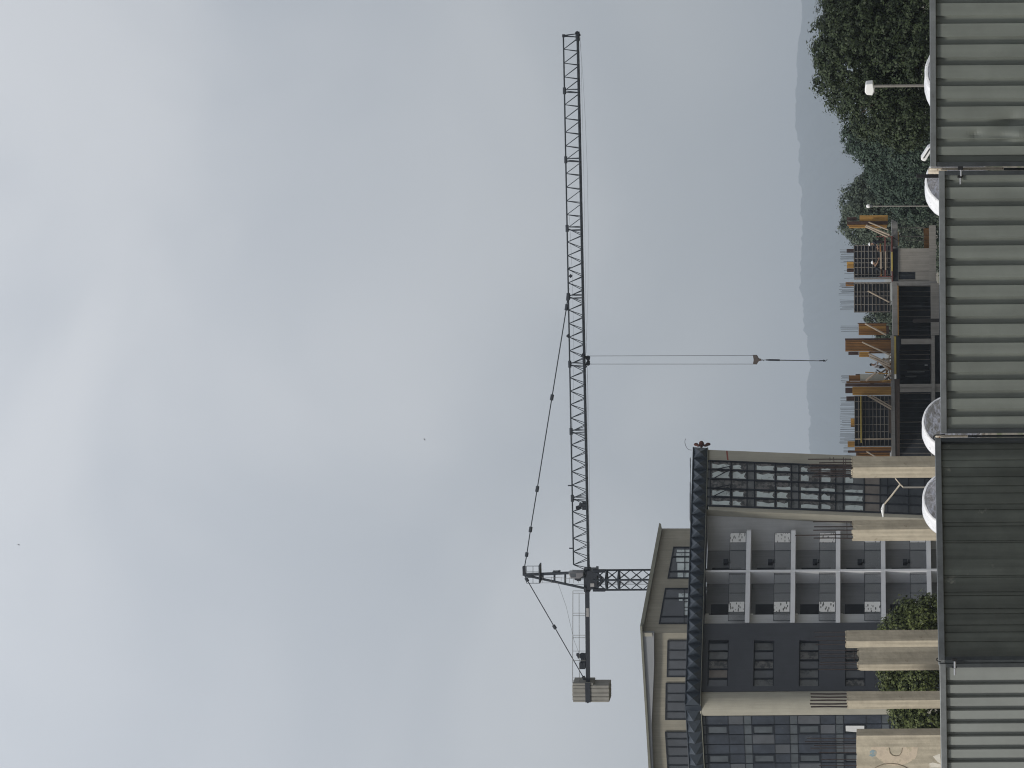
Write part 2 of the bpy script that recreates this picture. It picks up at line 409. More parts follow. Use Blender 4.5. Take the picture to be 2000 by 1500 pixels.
for (py, x0, lab) in ((344, 1790, 'short black steel stake rising above the fence beside the rust-stained cream post'), (626, 1783, 'short black steel stake rising above the middle of the widest fence panel')):
    D = 25.4; a = P(x0, py, D); m = MB(); m.aabox((a.x, D, a.z/2), .030, .030, a.z)
    tag(m.build('steel_stake', M['black'], loc=(a.x, D, 0), bevel=.003), lab, 'stake', 'black stakes above the fence')

# ================================================================ WRAPPED DRUMS BEHIND THE FENCE
def drum(label, py, xtop, rpx, length, D=70.0, yaw=R(30), seed=0):
    k = D/F; r = rpx*k
    c = P(xtop+rpx, py, D); base = ground_z(D)
    c.z = max(c.z, 0.0)
    t = thing('wrapped_drum', label, 'wrapped drum', (c.x, c.y, c.z-r), 'round white plastic-wrapped drums behind the fence')
    ax = Vector((math.sin(yaw), -math.cos(yaw), 0)); u = Vector((math.cos(yaw), math.sin(yaw), 0)); w = Vector((0,0,1))
    rg = random.Random(seed); n = 64
    def ring(rad, off, wob):
        return [c + ax*off + (u*math.cos(2*math.pi*i/n) + w*math.sin(2*math.pi*i/n))*rad*(1+rg.uniform(-wob,wob)) for i in range(n)]
    # rim: lathe with rounded shoulders
    prof = [(r*.93,length*.5),(r*.975,length*.49),(r*.995,length*.45),(r,length*.36),(r*.992,length*.15),(r*1.002,-length*.1),(r*.995,-length*.36),(r*.97,-length*.48),(r*.6,-length*.5)]
    m = MB(); vs = []
    for rad,off in prof: vs += ring(rad, off, .006)
    m.add(vs, [(j*n+i, j*n+(i+1)%n, (j+1)*n+(i+1)%n, (j+1)*n+i) for j in range(len(prof)-1) for i in range(n)])
    m.build('rim_wrap', M['wrap'], t, smooth=True)
    m = MB(); vs = []; prof = [(r*.925,length*.5),(r*.85,length*.505),(r*.7,length*.48),(r*.5,length*.5),(r*.3,length*.485),(r*.1,length*.49)]
    for q,(rad,off) in enumerate(prof):
        rr = ring(rad, off, .01)
        if 0 < q: rr = [p + ax*rg.uniform(-.014,.014) for p in rr]
        vs += rr
    fs = [(j*n+i, j*n+(i+1)%n, (j+1)*n+(i+1)%n, (j+1)*n+i) for j in range(len(prof)-1) for i in range(n)]
    fs.append(tuple(5*n+i for i in range(n)))
    m.add(vs, fs); m.build('end_wrap', M['wrap_face'], t, smooth=True)
drum('low white dome of a plastic-wrapped drum in front of the lamp post and dark tree', 158, 1805.5, 96, .75, seed=1)
drum('white wrapped drum rising left of the rust-stained cream fence post', 366, 1806, 64, .62, seed=2)
drum('white wrapped drum with wrinkled grey end right of the tall concrete column with black bars', 836, 1800.5, 62, .62, seed=3)
drum('white wrapped drum between two concrete columns, below the glazed bay', 985, 1801, 64, .62, seed=4)

# ================================================================ LAMPS
LG = 'white street lamps'
def street_lamp(label, D, pole, prad, head, group=LG):
    (xt, yt), (xb, yb) = pole
    top = P(xt, yt, D); t = thing('street_lamp', label, 'street lamp', (top.x, D, ground_z(D)), group)
    m = MB(); bot = Vector((top.x + (P(xb,yb,D).x-top.x), D, ground_z(D))); m.tube(bot, top, prad*1.25, 10, 0, prad); m.build('pole', M['dusty_wall'], t)
    head(t)
def head1(t):
    D = 100.0; pl = Plane(1700, 168, D, R(-35))
    m = MB()
    a = [(1691,165),(1705,163.5),(1707.5,178),(1704,187),(1693,186),(1689,181)]
    m.pprism(pl, a, -.16, .10); h = m.build('lamp_head', M['white_paint'], t, bevel=.03)
    m = MB(); m.tube(P(1709,168,D), P(1702,172.5,D), .04, 8); m.build('arm', M['white_paint'], t)
    m = MB(); m.pprism(pl, [(1705.5,170),(1709.2,172),(1708,181),(1705,184)], -.10, .06); m.build('lens', M['crane_sign'], t, bevel=.01)
street_lamp('white box-headed lamp on a post in front of the big dark tree', 100.0, ((1708,168),(1806,166)), .045, head1)
def head2(t):
    D = 200.0; c = P(1696, 402.5, D); m = MB(); m.ball(c, .13, .13, .15, nu=12, nv=8); m.build('lamp_head', M['white_paint'], t, smooth=True)
    m = MB(); m.tube(P(1704,402.5,D), P(1698,402.5,D), .075, 8, 0, .10); m.build('collar', M['galv'], t)
street_lamp('thin pale lamp post with a small round head beside the yellow column form', 200.0, ((1703,402.6),(1815,403)), .035, head2)
def head3(t):
    D = 150.0; m = MB(); m.path([P(1764,951.5,D), P(1758,945.5,D), P(1748.5,934,D)], .032, 8); m.path([P(1758,946,D), P(1742,967,D), P(1727,985,D)], .042, 8); m.build('arm', M['cream_paint'], t)
    a, b = P(1726.5,984,D), P(1723.8,995,D); m = MB(); m.tube(a, b, .05, 8, 0, .10); m.tube(b, P(1725,1010,D), .10, 8, 0, .03); m.build('lamp_head', M['white_paint'], t)
street_lamp('two-armed street lamp bent before the glazed bay of the hotel', 150.0, ((1764,951.5),(1815,951)), .05, head3)
def head4(t):
    D = 60.0; a, b = P(1816,287,D), P(1801,310,D); pl = Plane(1805,300,D,R(-20))
    m = MB(); m.pprism(pl, [(1820,284),(1812,289),(1798.5,310),(1800,313.5),(1806,315.5),(1809,313),(1818,298)], -.14, .08); m.build('lamp_head', M['white_paint'], t, bevel=.015)
    m = MB(); m.pprism(pl, [(1815,290),(1803,309),(1804.5,310),(1816.5,292)], .085, .10); m.build('lens', M['galv_shaded'], t)
street_lamp('slanting white lamp head peeping over the fence near the rust-stained cream post', 60.0, ((1816,300),(1830,300)), .04, head4)

# ================================================================ UNFINISHED CONCRETE COLUMNS WITH BARE BARS
CG = 'unfinished concrete columns with bare reinforcing bars'
def concrete_column(label, y0, y1, xt, D, edge, bars, stirrups=(), ragged=3.0, depth=.55, split=None, bar_r=.017, extra=None):
    """y0 right side, y1 left side, edge = photo row where the two visible faces meet"""
    pr, pe, plft = P(xt, y0, D), P(xt, edge, D), P(xt, y1, D)
    t = thing('concrete_column', label, 'column', (pe.x, D, ground_z(D)), CG)
    # plan: near corner at edge, right face running back to y0, left face running back to y1
    wr, wl = pr.x-pe.x, pe.x-plft.x
    dr, dl = max(.12, wr*.62), max(.12, wl*.75)
    plan = [Vector((pe.x,D,0)), Vector((pr.x*(1+dr/D),D+dr,0)), Vector((pr.x*(1+dr/D)-wl*.7, D+dr+dl+.1, 0)), Vector((plft.x*(1+dl/D),D+dl,0))]
    zb = ground_z(D)-.3; rg = random.Random(int(y0))
    # body with slightly uneven top, chamfers and board marks
    m = MB(); n = 10; top = []; ring = []
    for i in range(4):
        a, b = plan[i], plan[(i+1)%4]
        for k in range(n): ring.append(a.lerp(b, k/n))
    N = len(ring); zt = pe.z; ctr = sum(plan, Vector())/4
    lv = [(zb,0)]+[(zt-2.6+i*.2,.0035) for i in range(12)]+[(zt-.16,.006),(zt-.09,.012),(zt-.04,.022),(zt,.05)]
    vs = []
    for z,j in lv:
        for p in ring:
            d = (p-ctr); q = p - d*(rg.uniform(0,j)*(2.2 if j>.01 else 3.0))
            vs.append(Vector((q.x,q.y,z + (rg.uniform(-1,.6)*ragged*D/F if j>.01 else 0))))
    fs = [(j*N+i, j*N+(i+1)%N, (j+1)*N+(i+1)%N, (j+1)*N+i) for j in range(len(lv)-1) for i in range(N)]
    m.add(vs, fs); m.add([Vector((p.x,p.y,zt-.02)) for p in ring], [tuple(range(N))], 1)
    m.build('shaft', [M['concrete'], M['concrete_cap']], t)
    for (by, bx, lean) in bars:
        a = P(xt+2, by, D+.25); b = P(bx, by+lean, D+.25); m = MB()
        mid = a.lerp(b,.5) + Vector((rg.uniform(-.01,.01),0,0)); m.path([a,mid,b], bar_r, 6); m.build('rebar', M['rebar'], t)
    for (sx, sy0, sy1) in stirrups:
        m = MB(); m.tube(P(sx,sy0,D+.24), P(sx+rg.uniform(-1.5,1.5),sy1,D+.24), .010, 5); m.build('stirrup', M['rebar'], t)
    return t
concrete_column('concrete column with many black bars, nearest the unfinished building', 891.5, 934, 1663, 88, 913,
    [(897,1578,0),(903.5,1600,.5),(908,1580,-1),(911.5,1582,1),(914.5,1577,0),(919,1583,.6),(922,1596,1),(926.5,1590,-.5),(931,1586,.3)], [(1647,893,930),(1652,895,933),(1628,893,903),(1621,893,900)])
concrete_column('concrete column before the grey wall right of the balconies, with five dark bars', 1015.5, 1057, 1664, 88, 1034.5,
    [(1019,1588,0),(1028.5,1590,.4),(1035.5,1588.5,0),(1043.5,1553,2.2),(1051.5,1589,-.6)], [(1654,1020,1051),(1631,1040,1052),(1662,1018,1028)])
concrete_column('concrete column with a bright left edge, touching the shorter column on its left', 1231, 1266, 1651, 92, 1252,
    [(1234.5,1590,0),(1243.5,1591,.5),(1251,1597,0),(1258,1593,.8)], [], bar_r=.011)
concrete_column('shorter concrete column with thin bars, left of its taller neighbour', 1264.5, 1310, 1675, 88, 1298,
    [(1270,1599,-.5),(1276.5,1600,.6),(1284.5,1604,0),(1293.5,1601,.5),(1298.5,1600,-.4),(1307,1598,.3)], [(1668,1270,1294)], bar_r=.012)
concrete_column('concrete column with five thick straight bars before the round hotel pillar', 1350.5, 1385, 1654, 86, 1368.5,
    [(1355,1583,0),(1361.5,1583.5,-.2),(1368,1582.5,0),(1374.5,1582,.2),(1380.5,1583.5,0)], [], bar_r=.022, ragged=1.5)
# the wide wall with faded paint
t = thing('concrete_wall', 'wide unfinished concrete wall with faded peach and blue graffiti', 'wall', P(1990,1500,86))
cw = Plane(1680, 1440, 86, R(-14))
m = MB(); s0, z1 = cw.S(1673,1437); s1 = cw.S(1673,1700)[0]
rg = random.Random(5); N = 40; pts = [cw.W(s1,ground_z(86)-.3,0), cw.W(s0,ground_z(86)-.3,0)]
pts += [cw.W(s0+(s1-s0)*i/N, z1+rg.uniform(-.02,.015),0) for i in range(N+1)]
m.prism(pts, cw.n*-.55); m.build('wall_body', M['concrete'], t)
for (pix, key, tt) in (
    ([(1701,1459),(1737,1459),(1737,1466),(1741,1473),(1749,1477),(1757,1475),(1762,1468),(1763,1459),(1793,1459),(1791,1474),(1787,1482),(1770,1492),(1748,1496),(1732,1494),(1718,1484),(1706,1472)], 'graf_peach', .004),
    ([(1699,1468),(1704,1464),(1712,1467),(1711,1475),(1703,1479),(1698,1476)], 'graf_blue', .008),
    ([(1822,1477),(1836,1472),(1838,1492),(1830,1487)], 'graf_white', .004),
    ([(1815,1491),(1822,1489),(1838,1493),(1838,1499),(1816,1499)], 'graf_white', .004)):
    m = MB(); m.pprism(cw, pix, .0005, tt); m.build('faded_paint', M[key], t)
m = MB(); m.path([cw.PX(x,y,.006) for x,y in [(1706,1502),(1714,1497),(1726,1492.5),(1740,1491),(1754,1492.5),(1766,1497),(1775,1502)]], .012, 5); m.build('painted_line', M['graf_line'], t)
m = MB(); m.path([cw.PX(x,y,.006) for x,y in [(1737,1461),(1738,1470),(1743,1475),(1750,1476.5),(1757,1475),(1761,1469),(1762,1461)]], .010, 5); m.build('painted_line', M['graf_line'], t)
for (by,bx,ln) in ((1442,1576,0),(1449,1572,-.5),(1455,1590,1),(1461,1583,.3),(1470,1600,-.5),(1483,1604,.6),(1495,1600,0)):
    m = MB(); m.tube(cw.PX(1676,by,-.2), cw.PX(bx,by+ln,-.2), .012, 6); m.build('rebar', M['rebar'], t)
# ================================================================ THE HOTEL
H = Plane(1370, 1365, 205.0, R(32.7))
H2 = Plane(1370, 1388, 205.3, R(-37.0))
GZ = -7.0
hotel = thing('hotel_building', 'modern hotel with stacked balconies, dark triangulated frieze and tan gabled top storey', 'building', H.W(8, GZ, 0))
sx = lambda x, y, t=0: H.S(x, y, t)[0]
hz = lambda x, y, t=0: H.S(x, y, t)[1]
zc_b = hz(1377.5, 1113); zc_t = hz(1347, 1113)
DEP = 1.65
sL, sD0, sD1, sDiv = sx(1500,1352), sx(1500,1350), sx(1500,1217), sx(1500,1115)
sW0, sBay0, sBay1 = sx(1500,1036), sx(1450,1007), sx(1450,881)
sBack = sx(1460,1075,-DEP)
# main mass behind the facade and the back wall of the balconies
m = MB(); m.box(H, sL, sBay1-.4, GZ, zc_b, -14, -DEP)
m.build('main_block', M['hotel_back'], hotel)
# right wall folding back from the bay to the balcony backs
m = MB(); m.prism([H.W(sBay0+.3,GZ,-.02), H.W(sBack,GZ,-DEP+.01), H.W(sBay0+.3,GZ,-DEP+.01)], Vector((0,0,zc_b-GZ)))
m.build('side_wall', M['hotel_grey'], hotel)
# wall return left of the balconies
m = MB(); m.box(H, sx(1500,1217), sx(1500,1201,-.9), GZ, zc_b, -DEP+.01, -.85); m.build('return_wall', M['hotel_white'], hotel)
# the vertical fin between the two balcony columns
m = MB(); m.box(H, sx(1500,1117), sx(1500,1113.2), GZ, zc_b-.01, -DEP+.01, 0.03); m.build('balcony_fin', M['slab_white'], hotel)
LV = [1458.3, 1545.4, 1632.6, 1720.2, 1808.7]
for i, x0 in enumerate(LV):
    zt = hz(x0, 1037); zb = zt - (8.6/6000*213)
    m = MB()
    sl = sx(x0, 1216); sr = sx(x0, 1036.5)
    m.prism([H.W(sl,zb,0), H.W(sr,zb,0), H.W(sr+.35,zb,-.45), H.W(sBack+.25,zb,-DEP+.02), H.W(sl,zb,-DEP+.02)], Vector((0,0,zt-zb)))
    m.build('balcony_slab', M['slab_white'], hotel)
for i, x0 in enumerate([1458.3-.0, 1545.4, 1632.6, 1720.2, 1808.7]):
    zt = hz(x0, 1037) + .004
    pp = lambda x, y, t=0: H.PX(x - 1458.3 + x0, y, t)
    # glass parapets with their printed screens
    for (ya, yb, sa, sb, sm) in ((1041,1112,1041,1059,'screen_far'), (1118,1212,1175,1194.5,'screen')):
        a, b = sx(x0, yb, -.12), sx(x0, ya, -.12)
        m = MB(); m.box(H, a, b, zt+.03, zt+1.12, -.135, -.12); gl = m.build('glass_parapet', M['rail_glass'], hotel)
        m = MB(); m.box(H, a, b, zt+1.121, zt+1.15, -.145, -.11)
        for yy in ((ya,1059,1075,yb) if ya < 1100 else (1121,1140,1158,1175,1194.5,yb)):
            s = sx(x0, yy, -.12); m.box(H, s-.015, s+.015, zt+.005, zt+1.12, -.145, -.111)
        m.build('hand_rail', M['frame_dark'], gl)
        m = MB(); m.box(H, sx(x0,sb,-.10), sx(x0,sa,-.10), zt+.06, zt+1.12, -.11, -.10); m.build('screen_panel', M[sm], gl)
    # upper parts of each storey: door, air conditioner, lamp (storey whose floor is this slab)
    w = x0 - 1458.3
    if i < 5:
        m = MB(); m.pbox(H, 1388.5+w, 1456+w, 1180, 1200, -DEP+.01, -DEP+.035); d = m.build('balcony_door', M['door_black'], hotel)
        m = MB(); m.pbox(H, 1391+w, 1454+w, 1182, 1198, -DEP+.036, -DEP+.045); m.build('door_glass', M['door_black'], d)
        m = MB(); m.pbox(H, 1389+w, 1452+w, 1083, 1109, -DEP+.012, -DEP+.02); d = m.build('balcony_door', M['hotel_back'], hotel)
        m = MB(); m.pbox(H, 1391+w, 1448+w, 1108.5, 1112, -DEP+.021, -DEP+.05); m.build('door_edge', M['frame_dark'], d)
        m = MB(); m.pbox(H, 1413+w, 1421.5+w, 1091.5, 1098.5, -DEP+.021, -DEP+.42); m.pbox(H, 1423+w, 1428+w, 1092.5, 1097, -DEP+.021, -DEP+.2)
        m.build('air_conditioner', M['ply_dark'], hotel)
        m = MB(); m.pbox(H, 1378+w, 1384+w, 1198.2, 1200.6, -DEP+.01, -DEP+.2); m.build('wall_lamp', M['white_paint'], hotel)
# dark cladding wall with its windows
WX = [(1382.5,1422.5),(1471.7,1511.7),(1560.5,1600),(1650.5,1690),(1738,1778)]
holes = []
for a, b in WX:
    holes.append((sx((a+b)/2,1340), sx((a+b)/2,1250), hz(b,1295), hz(a,1295)))
m = MB(); m.walls(H, sD0, sD1-.002, GZ, zc_b-.01, holes, -DEP+.02, 0.0); m.build('cladding_wall', M['cladding'], hotel)
sm = MB()
for y in np.arange(1228, 1350, 15.0): sm.box(H, sx(1500,y)-.006, sx(1500,y)+.006, GZ, holes[0][2] if False else zc_b-.02, .0005, .004)
for hi, (s0,s1,z0,z1) in enumerate(holes):
    f = MB(); bw = .07
    f.box(H,s0+.001,s1-.001,z1-bw,z1-.001,-.34,-.20); f.box(H,s0+.001,s1-.001,z0+.001,z0+bw,-.34,-.20)
    f.box(H,s0+.001,s0+bw,z0+bw,z1-bw,-.34,-.20); f.box(H,s1-bw,s1-.001,z0+bw,z1-bw,-.34,-.20)
    n = 5
    for k in range(1,n):
        s = s0 + (s1-s0)*k/n; f.box(H, s-.04, s+.04, z0+bw, z1-bw, -.33, -.19)
    w = f.build('window', M['frame_dark'], hotel)
    for k in range(n):
        p = MB(); a = s0+(s1-s0)*k/n + (.04 if k else bw); b = s0+(s1-s0)*(k+1)/n - (.04 if k < n-1 else bw)
        p.box(H, a+.001, b-.001, z0+bw, z1-bw, -.30, -.29); p.build('pane', M[['glass_dusty','glass_film','glass_dusty','curtain_brown','glass_dusty','glass','glass_film'][(k*3+hi*2)%7] if (k+hi)%4 else 'glass'], w)
# round corner pillar
m = MB(); c = H.W(sx(1500,1373.6,-.55), 0, -.55); r = .80
for k in range(24):
    a0, a1 = 2*math.pi*k/24, 2*math.pi*(k+1)/24
q = [Vector((c.x + r*math.cos(2*math.pi*k/40), c.y + r*math.sin(2*math.pi*k/40), GZ)) for k in range(40)]
m.prism(q, Vector((0,0,zc_b+.1-GZ))); m.build('corner_pillar', M['hotel_tan'], hotel, smooth=False)

# leaning glazed bay
LEAN = .040
def by(x, y): return y + LEAN*(x-1385)
XB = 1835
m = MB(); m.pprism(H, [(1383.5,by(1383.5,996)),(1383.5,by(1383.5,878.5)),(XB,by(XB,878.5)),(XB,by(XB,996))], -2.0, .55); m.build('bay_frame', M['hotel_tan'], hotel)
m = MB()
a, b = H.PX(1380,by(1380,996),.549), H.PX(XB,by(XB,996),.549); c, d = H.PX(XB,by(XB,1007),-.1), H.PX(1379,by(1379,1007),-.1)
m.prism([a,b,c,d], Vector((.02,.9,0))); m.build('bay_return', M['hotel_tan'], hotel)
YC = [899, 915.7, 934, 952.3, 969, 986.7]
XR = [1380, 1387]
for k in range(6): XR += [1428+87.4*k*1.0, 1459+87.4*k, 1473+87.4*k, 1473+87.4*k]
XR = sorted({round(x,1) for x in XR if x < XB})
XR = [1380,1387]
for k in range(5):
    b0 = 1387 + 86.6*k
    XR += [b0+41, b0+72, b0+86.6]
for i in range(len(XR)-1):
    for j in range(5):
        xa, xb, ya, yb = XR[i]+.8, XR[i+1]-.8, YC[j]+.9, YC[j+1]-.9
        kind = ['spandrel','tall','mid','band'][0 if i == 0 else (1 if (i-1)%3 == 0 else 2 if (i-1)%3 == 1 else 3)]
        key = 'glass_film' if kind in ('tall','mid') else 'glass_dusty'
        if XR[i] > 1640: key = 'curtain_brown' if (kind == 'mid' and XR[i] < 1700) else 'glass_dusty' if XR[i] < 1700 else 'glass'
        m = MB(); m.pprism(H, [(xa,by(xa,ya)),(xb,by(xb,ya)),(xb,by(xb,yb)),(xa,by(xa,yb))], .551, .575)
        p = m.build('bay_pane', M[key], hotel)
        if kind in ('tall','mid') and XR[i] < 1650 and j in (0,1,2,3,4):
            # sky seen through, painted as a pale patch on the pane's left part
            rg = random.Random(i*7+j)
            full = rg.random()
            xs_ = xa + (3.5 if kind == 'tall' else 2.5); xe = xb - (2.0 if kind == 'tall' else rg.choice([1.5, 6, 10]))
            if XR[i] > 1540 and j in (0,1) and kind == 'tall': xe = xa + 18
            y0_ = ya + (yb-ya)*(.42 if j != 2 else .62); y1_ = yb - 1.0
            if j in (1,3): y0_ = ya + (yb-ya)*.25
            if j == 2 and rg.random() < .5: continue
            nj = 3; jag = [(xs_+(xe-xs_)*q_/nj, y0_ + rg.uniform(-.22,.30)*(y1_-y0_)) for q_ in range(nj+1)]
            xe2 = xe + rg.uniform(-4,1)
            m = MB(); m.pprism(H, [(x_,by(x_,y_)) for x_,y_ in jag] + [(xe2,by(xe2,(y0_*.4+y1_*.6))),(xe,by(xe,y1_)),(xs_,by(xs_,y1_))], .576, .583); m.build('pale_reflection' if False else 'painted_sky_patch', M['painted_sky'], p)
f = MB()
for y in YC: f.pprism(H, [(1380,by(1380,y-1.0)),(1380,by(1380,y+1.0)),(XB,by(XB,y+1.0)),(XB,by(XB,y-1.0))], .552, .66)
for x in XR: f.pprism(H, [(x-1,by(x,899)),(x-1,by(x,986.7)),(x+1,by(x,986.7)),(x+1,by(x,899))], .552, .64)
f.build('bay_mullions', M['frame_dark'], hotel)
m = MB(); m.pprism(H, [(1418,by(1418,879)),(1420,by(1420,897)),(1423,by(1423,897)),(1421,by(1421,879))], .552, .556); m.build('red_mark', M['red_mark'], hotel)
for (xa,xb,y0,y1) in ((1389,1427,915,933),(1389,1427,951,968)):   # opened sashes
    m = MB()
    for (p,q) in (((xb,y0),(xa+6,y1)),((xb,y0-6),(xa+8,y0+1)),((xb,y1),(xb,y0-5))):
        m.tube(H.PX(p[0],by(*p),.75), H.PX(q[0],by(*q),.70), .035, 5)
    m.build('open_sash', M['frame_dark'], hotel)

# left curtain wall round the corner
s2 = lambda x,y,t=0: H2.S(x,y,t)[0]
XE = 1640
m = MB(); m.box(H2, s2(1500,XE), s2(1500,1396), GZ, zc_b-.01, -12, -.05); m.build('left_block', M['cladding'], hotel)
YL = [1397.5,1415.5,1434.5,1453.5,1472.5,1490.5,1510,1529,1549,1569,1590,1612,1636]
XL = [1374,1379.5]
for k in range(5): XL += [1423+89.5*k, 1453+89.5*k, 1468.5+89.5*k]
XL = [x for x in XL if x < 1840]
zL = [H2.S(x,1430)[1] for x in XL]
for i in range(len(XL)-1):
    for j in range(len(YL)-1):
        a, b = s2(1500,YL[j+1]), s2(1500,YL[j]); z0, z1 = zL[i+1], zL[i]
        m = MB(); m.box(H2, a+.025, b-.025, z0+.025, z1-.025, -.049, -.01)
        op = (i >= 1 and (i-1)%3 == 0 and j in (1,4,7,10))
        key = 'glass_left_band' if (i-1)%3 == 2 or i == 0 else ['glass_left','glass','glass_left','glass_left','glass_left'][(i*3+j*2)%5]
        if op: key = 'glass_left_band'
        p = m.build('curtain_pane', M[key], hotel)
        if op:
            f = MB(); w = .10
            f.box(H2,a+.03,b-.03,z1-.03-w,z1-.03,-.009,.05); f.box(H2,a+.03,b-.03,z0+.03,z0+.03+w,-.009,.05)
            f.box(H2,a+.03,a+.03+w,z0+.03+w,z1-.03-w,-.009,.05); f.box(H2,b-.03-w,b-.03,z0+.03+w,z1-.03-w,-.009,.05)
            f.build('sash_frame', M['frame_dark'], p)
            if i == 10 and j == 1:
                f = MB(); f.pprism(H2, [(1651.5,1417.5),(1688,1417.5),(1688,1431.5),(1652,1428)], .052, .07); f.build('white_board', M['hotel_white'], p)
f = MB()
for y in YL: s = s2(1500,y); f.box(H2, s-.024, s+.024, GZ, zc_b-.02, -.049, .03)
for z in zL: f.box(H2, s2(1500,YL[-1]), s2(1500,YL[0]), z-.024, z+.024, -.049, .025)
f.build('curtain_mullions', M['frame_dark'], hotel)
m = MB()
for i in (1,4): m.box(H2, s2(1500,1590), s2(1500,1454.5), zL[i+1]+.9, zL[i+1]+1.02, .031, .06)

# triangulated frieze, folded metal
def frieze(pl, s0, s1, n, t):
    m = MB(); z0, z1 = zc_b, zc_t; p = (s1-s0)/n
    m.box(pl, s0, s1, z0, z1, -1.2, t-.10, 1)
    T, B, fs, mi = [], [], [], []
    vs = []
    for i in range(n):
        a, b = s0+p*i, s0+p*(i+1); c = (a+b)/2
        base = len(vs)
        vs += [pl.W(a,z0+.04,t-.095), pl.W(c,z0+.04,t-.02), pl.W(b,z0+.04,t-.095), pl.W(a,z1-.05,t+.0), pl.W(b,z1-.05,t+.0), pl.W(c,z1-.05,t-.095), pl.W(a+p*.30,z0+(z1-z0)*.50,t+.42)]
        A,C_,B_,TA,TB,TC,MM = range(base,base+7)
        fs += [(A,C_,MM),(A,MM,TA),(C_,B_,MM),(B_,TB,MM),(TA,MM,TC),(TC,MM,TB)]; mi += [0]*6
    b = len(m.v); m.v += vs; m.f += [tuple(b+i for i in f) for f in fs]; m.m += mi
    m.box(pl, s0, s1, z1-.05, z1, t-.10, t+.06, 0); m.box(pl, s0, s1, z0, z0+.04, t-.10, t+.03, 2)
    return m.build('frieze', [M['cornice'], M['cornice_dark'], M['roof_edge']], hotel, normals=False)
# facets must face outward: fix by explicit recalculation on the closed boxes only
frieze(H, sx(1370,1378,.7)+.05, sx(1370,873.5,.7), 22, .72)
frieze(H2, H2.S(1375,1640,.4)[0], H2.S(1355,1384,.4)[0]-.02, 12, .42)
m = MB(); m.prism([H.W(sL,zc_t,-.6), H.W(sBay1+.3,zc_t,-.6), H.W(sBay1-.2,zc_t,-14), H.W(sL-6,zc_t,-14)], Vector((0,0,.10))); m.build('roof_deck', M['grey_slab'], hotel)
m = MB()
for (y0,y1,h) in ((893,914,1.6),(902,946,1.2),(940,995,1.9),(960,1018,2.2)): m.pprism(H, [(1349,y0),(1349-h,y0+2),(1349-h,y1-2),(1348,y1)], -1.1, -.7)
m.build('roof_edging', M['pent_fascia'], hotel)
# rusty three-lobed cap and bent wire at the end of the frieze
c = H.PX(1370, 868.5, .1); k = 212/6000
m = MB(); m.ball(c + Vector((0.05,0,0)), 6.5*k, 5*k, 5.2*k, nu=14, nv=10); m.ball(H.PX(1359.5,868,.1), 3.2*k, 3*k, 4.6*k, nu=10, nv=8); m.ball(H.PX(1383,867.5,.1), 3.2*k, 3*k, 5.0*k, nu=10, nv=8)
m.ball(H.PX(1364,870,.1), 2.6*k, 3*k, 4.5*k, nu=10, nv=8); m.ball(H.PX(1378,870,.1), 2.6*k, 3*k, 5*k, nu=10, nv=8); m.tube(H.PX(1370,876,.1), H.PX(1370,870,.1), 2.2*k, 8)
m.build('rusty_cap', M['rust_red'], hotel, smooth=True)
m = MB(); m.path([H.PX(x,y,.1) for x,y in [(1351,879),(1346,878.5),(1342,875.5),(1339,870),(1337.6,864),(1338,859),(1339.5,856.8)]], .018, 5); m.build('bent_wire', M['wire'], hotel)

# ---------------------------------------------------------------- top storey set back behind the frieze
T0 = -6.0
def ppt(x, y, t=T0): return H.PX(x, y, t)
HLp = ppt(1300, 1236)
HL = Plane(1300, 1236, HLp.y, R(-8))
m = MB(); m.pprism(H, [(1290.5,1032),(1372,1032),(1372,1236.5),(1254,1236.5),(1254,1226)], T0-5, T0); 
b = m.build('top_storey', M['pent_tan'], hotel)
m = MB(); m.pprism(HL, [(1258,1236.6),(1374,1236.6),(1374,1640),(1274,1640)], -6, -.01); b2 = m.build('top_storey', M['pent_tan'], hotel)
m = MB(); m.pprism(H, [(1287.5,1021),(1291,1023),(1292.6,1032),(1256,1227),(1250,1223)], T0-5.2, T0+.45); m.build('gable_roof', M['roof_edge'], hotel)
m = MB(); m.pprism(HL, [(1250,1222.5),(1254,1222.5),(1271,1500),(1280,1640),(1276,1640),(1266.5,1500)], -6, .75); m.build('eave', M['roof_edge'], hotel)
m = MB(); m.pprism(HL, [(1254.8,1236),(1277,1236),(1277.5,1300),(1272.5,1416),(1275.5,1500),(1282,1640),(1279,1640),(1269.5,1490)], -.005, .55); m.build('fascia', M['pent_fascia'], hotel)
m = MB(); m.pprism(HL, [(1253.5,1235.9),(1273.5,1235.9),(1274.5,1243),(1254.5,1243)], .551, .62); m.build('fascia_end', M['hotel_tan'], hotel)
def top_window(pl, t, quad, cols, lights, rows=()):
    """quad: (x at right end, y right, x at left end, y left); open bottom at 1362"""
    xr, yr, xl, yl = quad
    edge = lambda y: xr + (xl-xr)*(y-yr)/(yl-yr)
    m = MB(); m.pprism(pl, [(xr,yr),(1368,yr),(1368,yl),(xl,yl)], t+.003, t+.03); w = m.build('top_window', M['glass'], hotel)
    f = MB()
    for y in (yr+.8, *cols, yl-.8): f.pprism(pl, [(edge(y)+.3,y-.9),(1367,y-.9),(1367,y+.9),(edge(y)+.3,y+.9)], t+.031, t+.10)
    f.pprism(pl, [(xr,yr),(xr+2.6,yr),(xl+2.6,yl),(xl,yl)], t+.031, t+.11)
    for x in rows: f.pprism(pl, [(x-.6,yr+1),(x+.6,yr+1),(x+.6,yl-1),(x-.6,yl-1)], t+.031, t+.09)
    f.build('window_frame', M['frame_dark'], w)
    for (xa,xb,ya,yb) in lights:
        p = MB(); p.pprism(pl, [(xa,ya),(xb,ya),(xb,yb),(xa,yb)], t+.032, t+.04); p.build('painted_sky_pane', M['painted_sky'], w)  # bright sky through the far windows, painted as pale rectangles
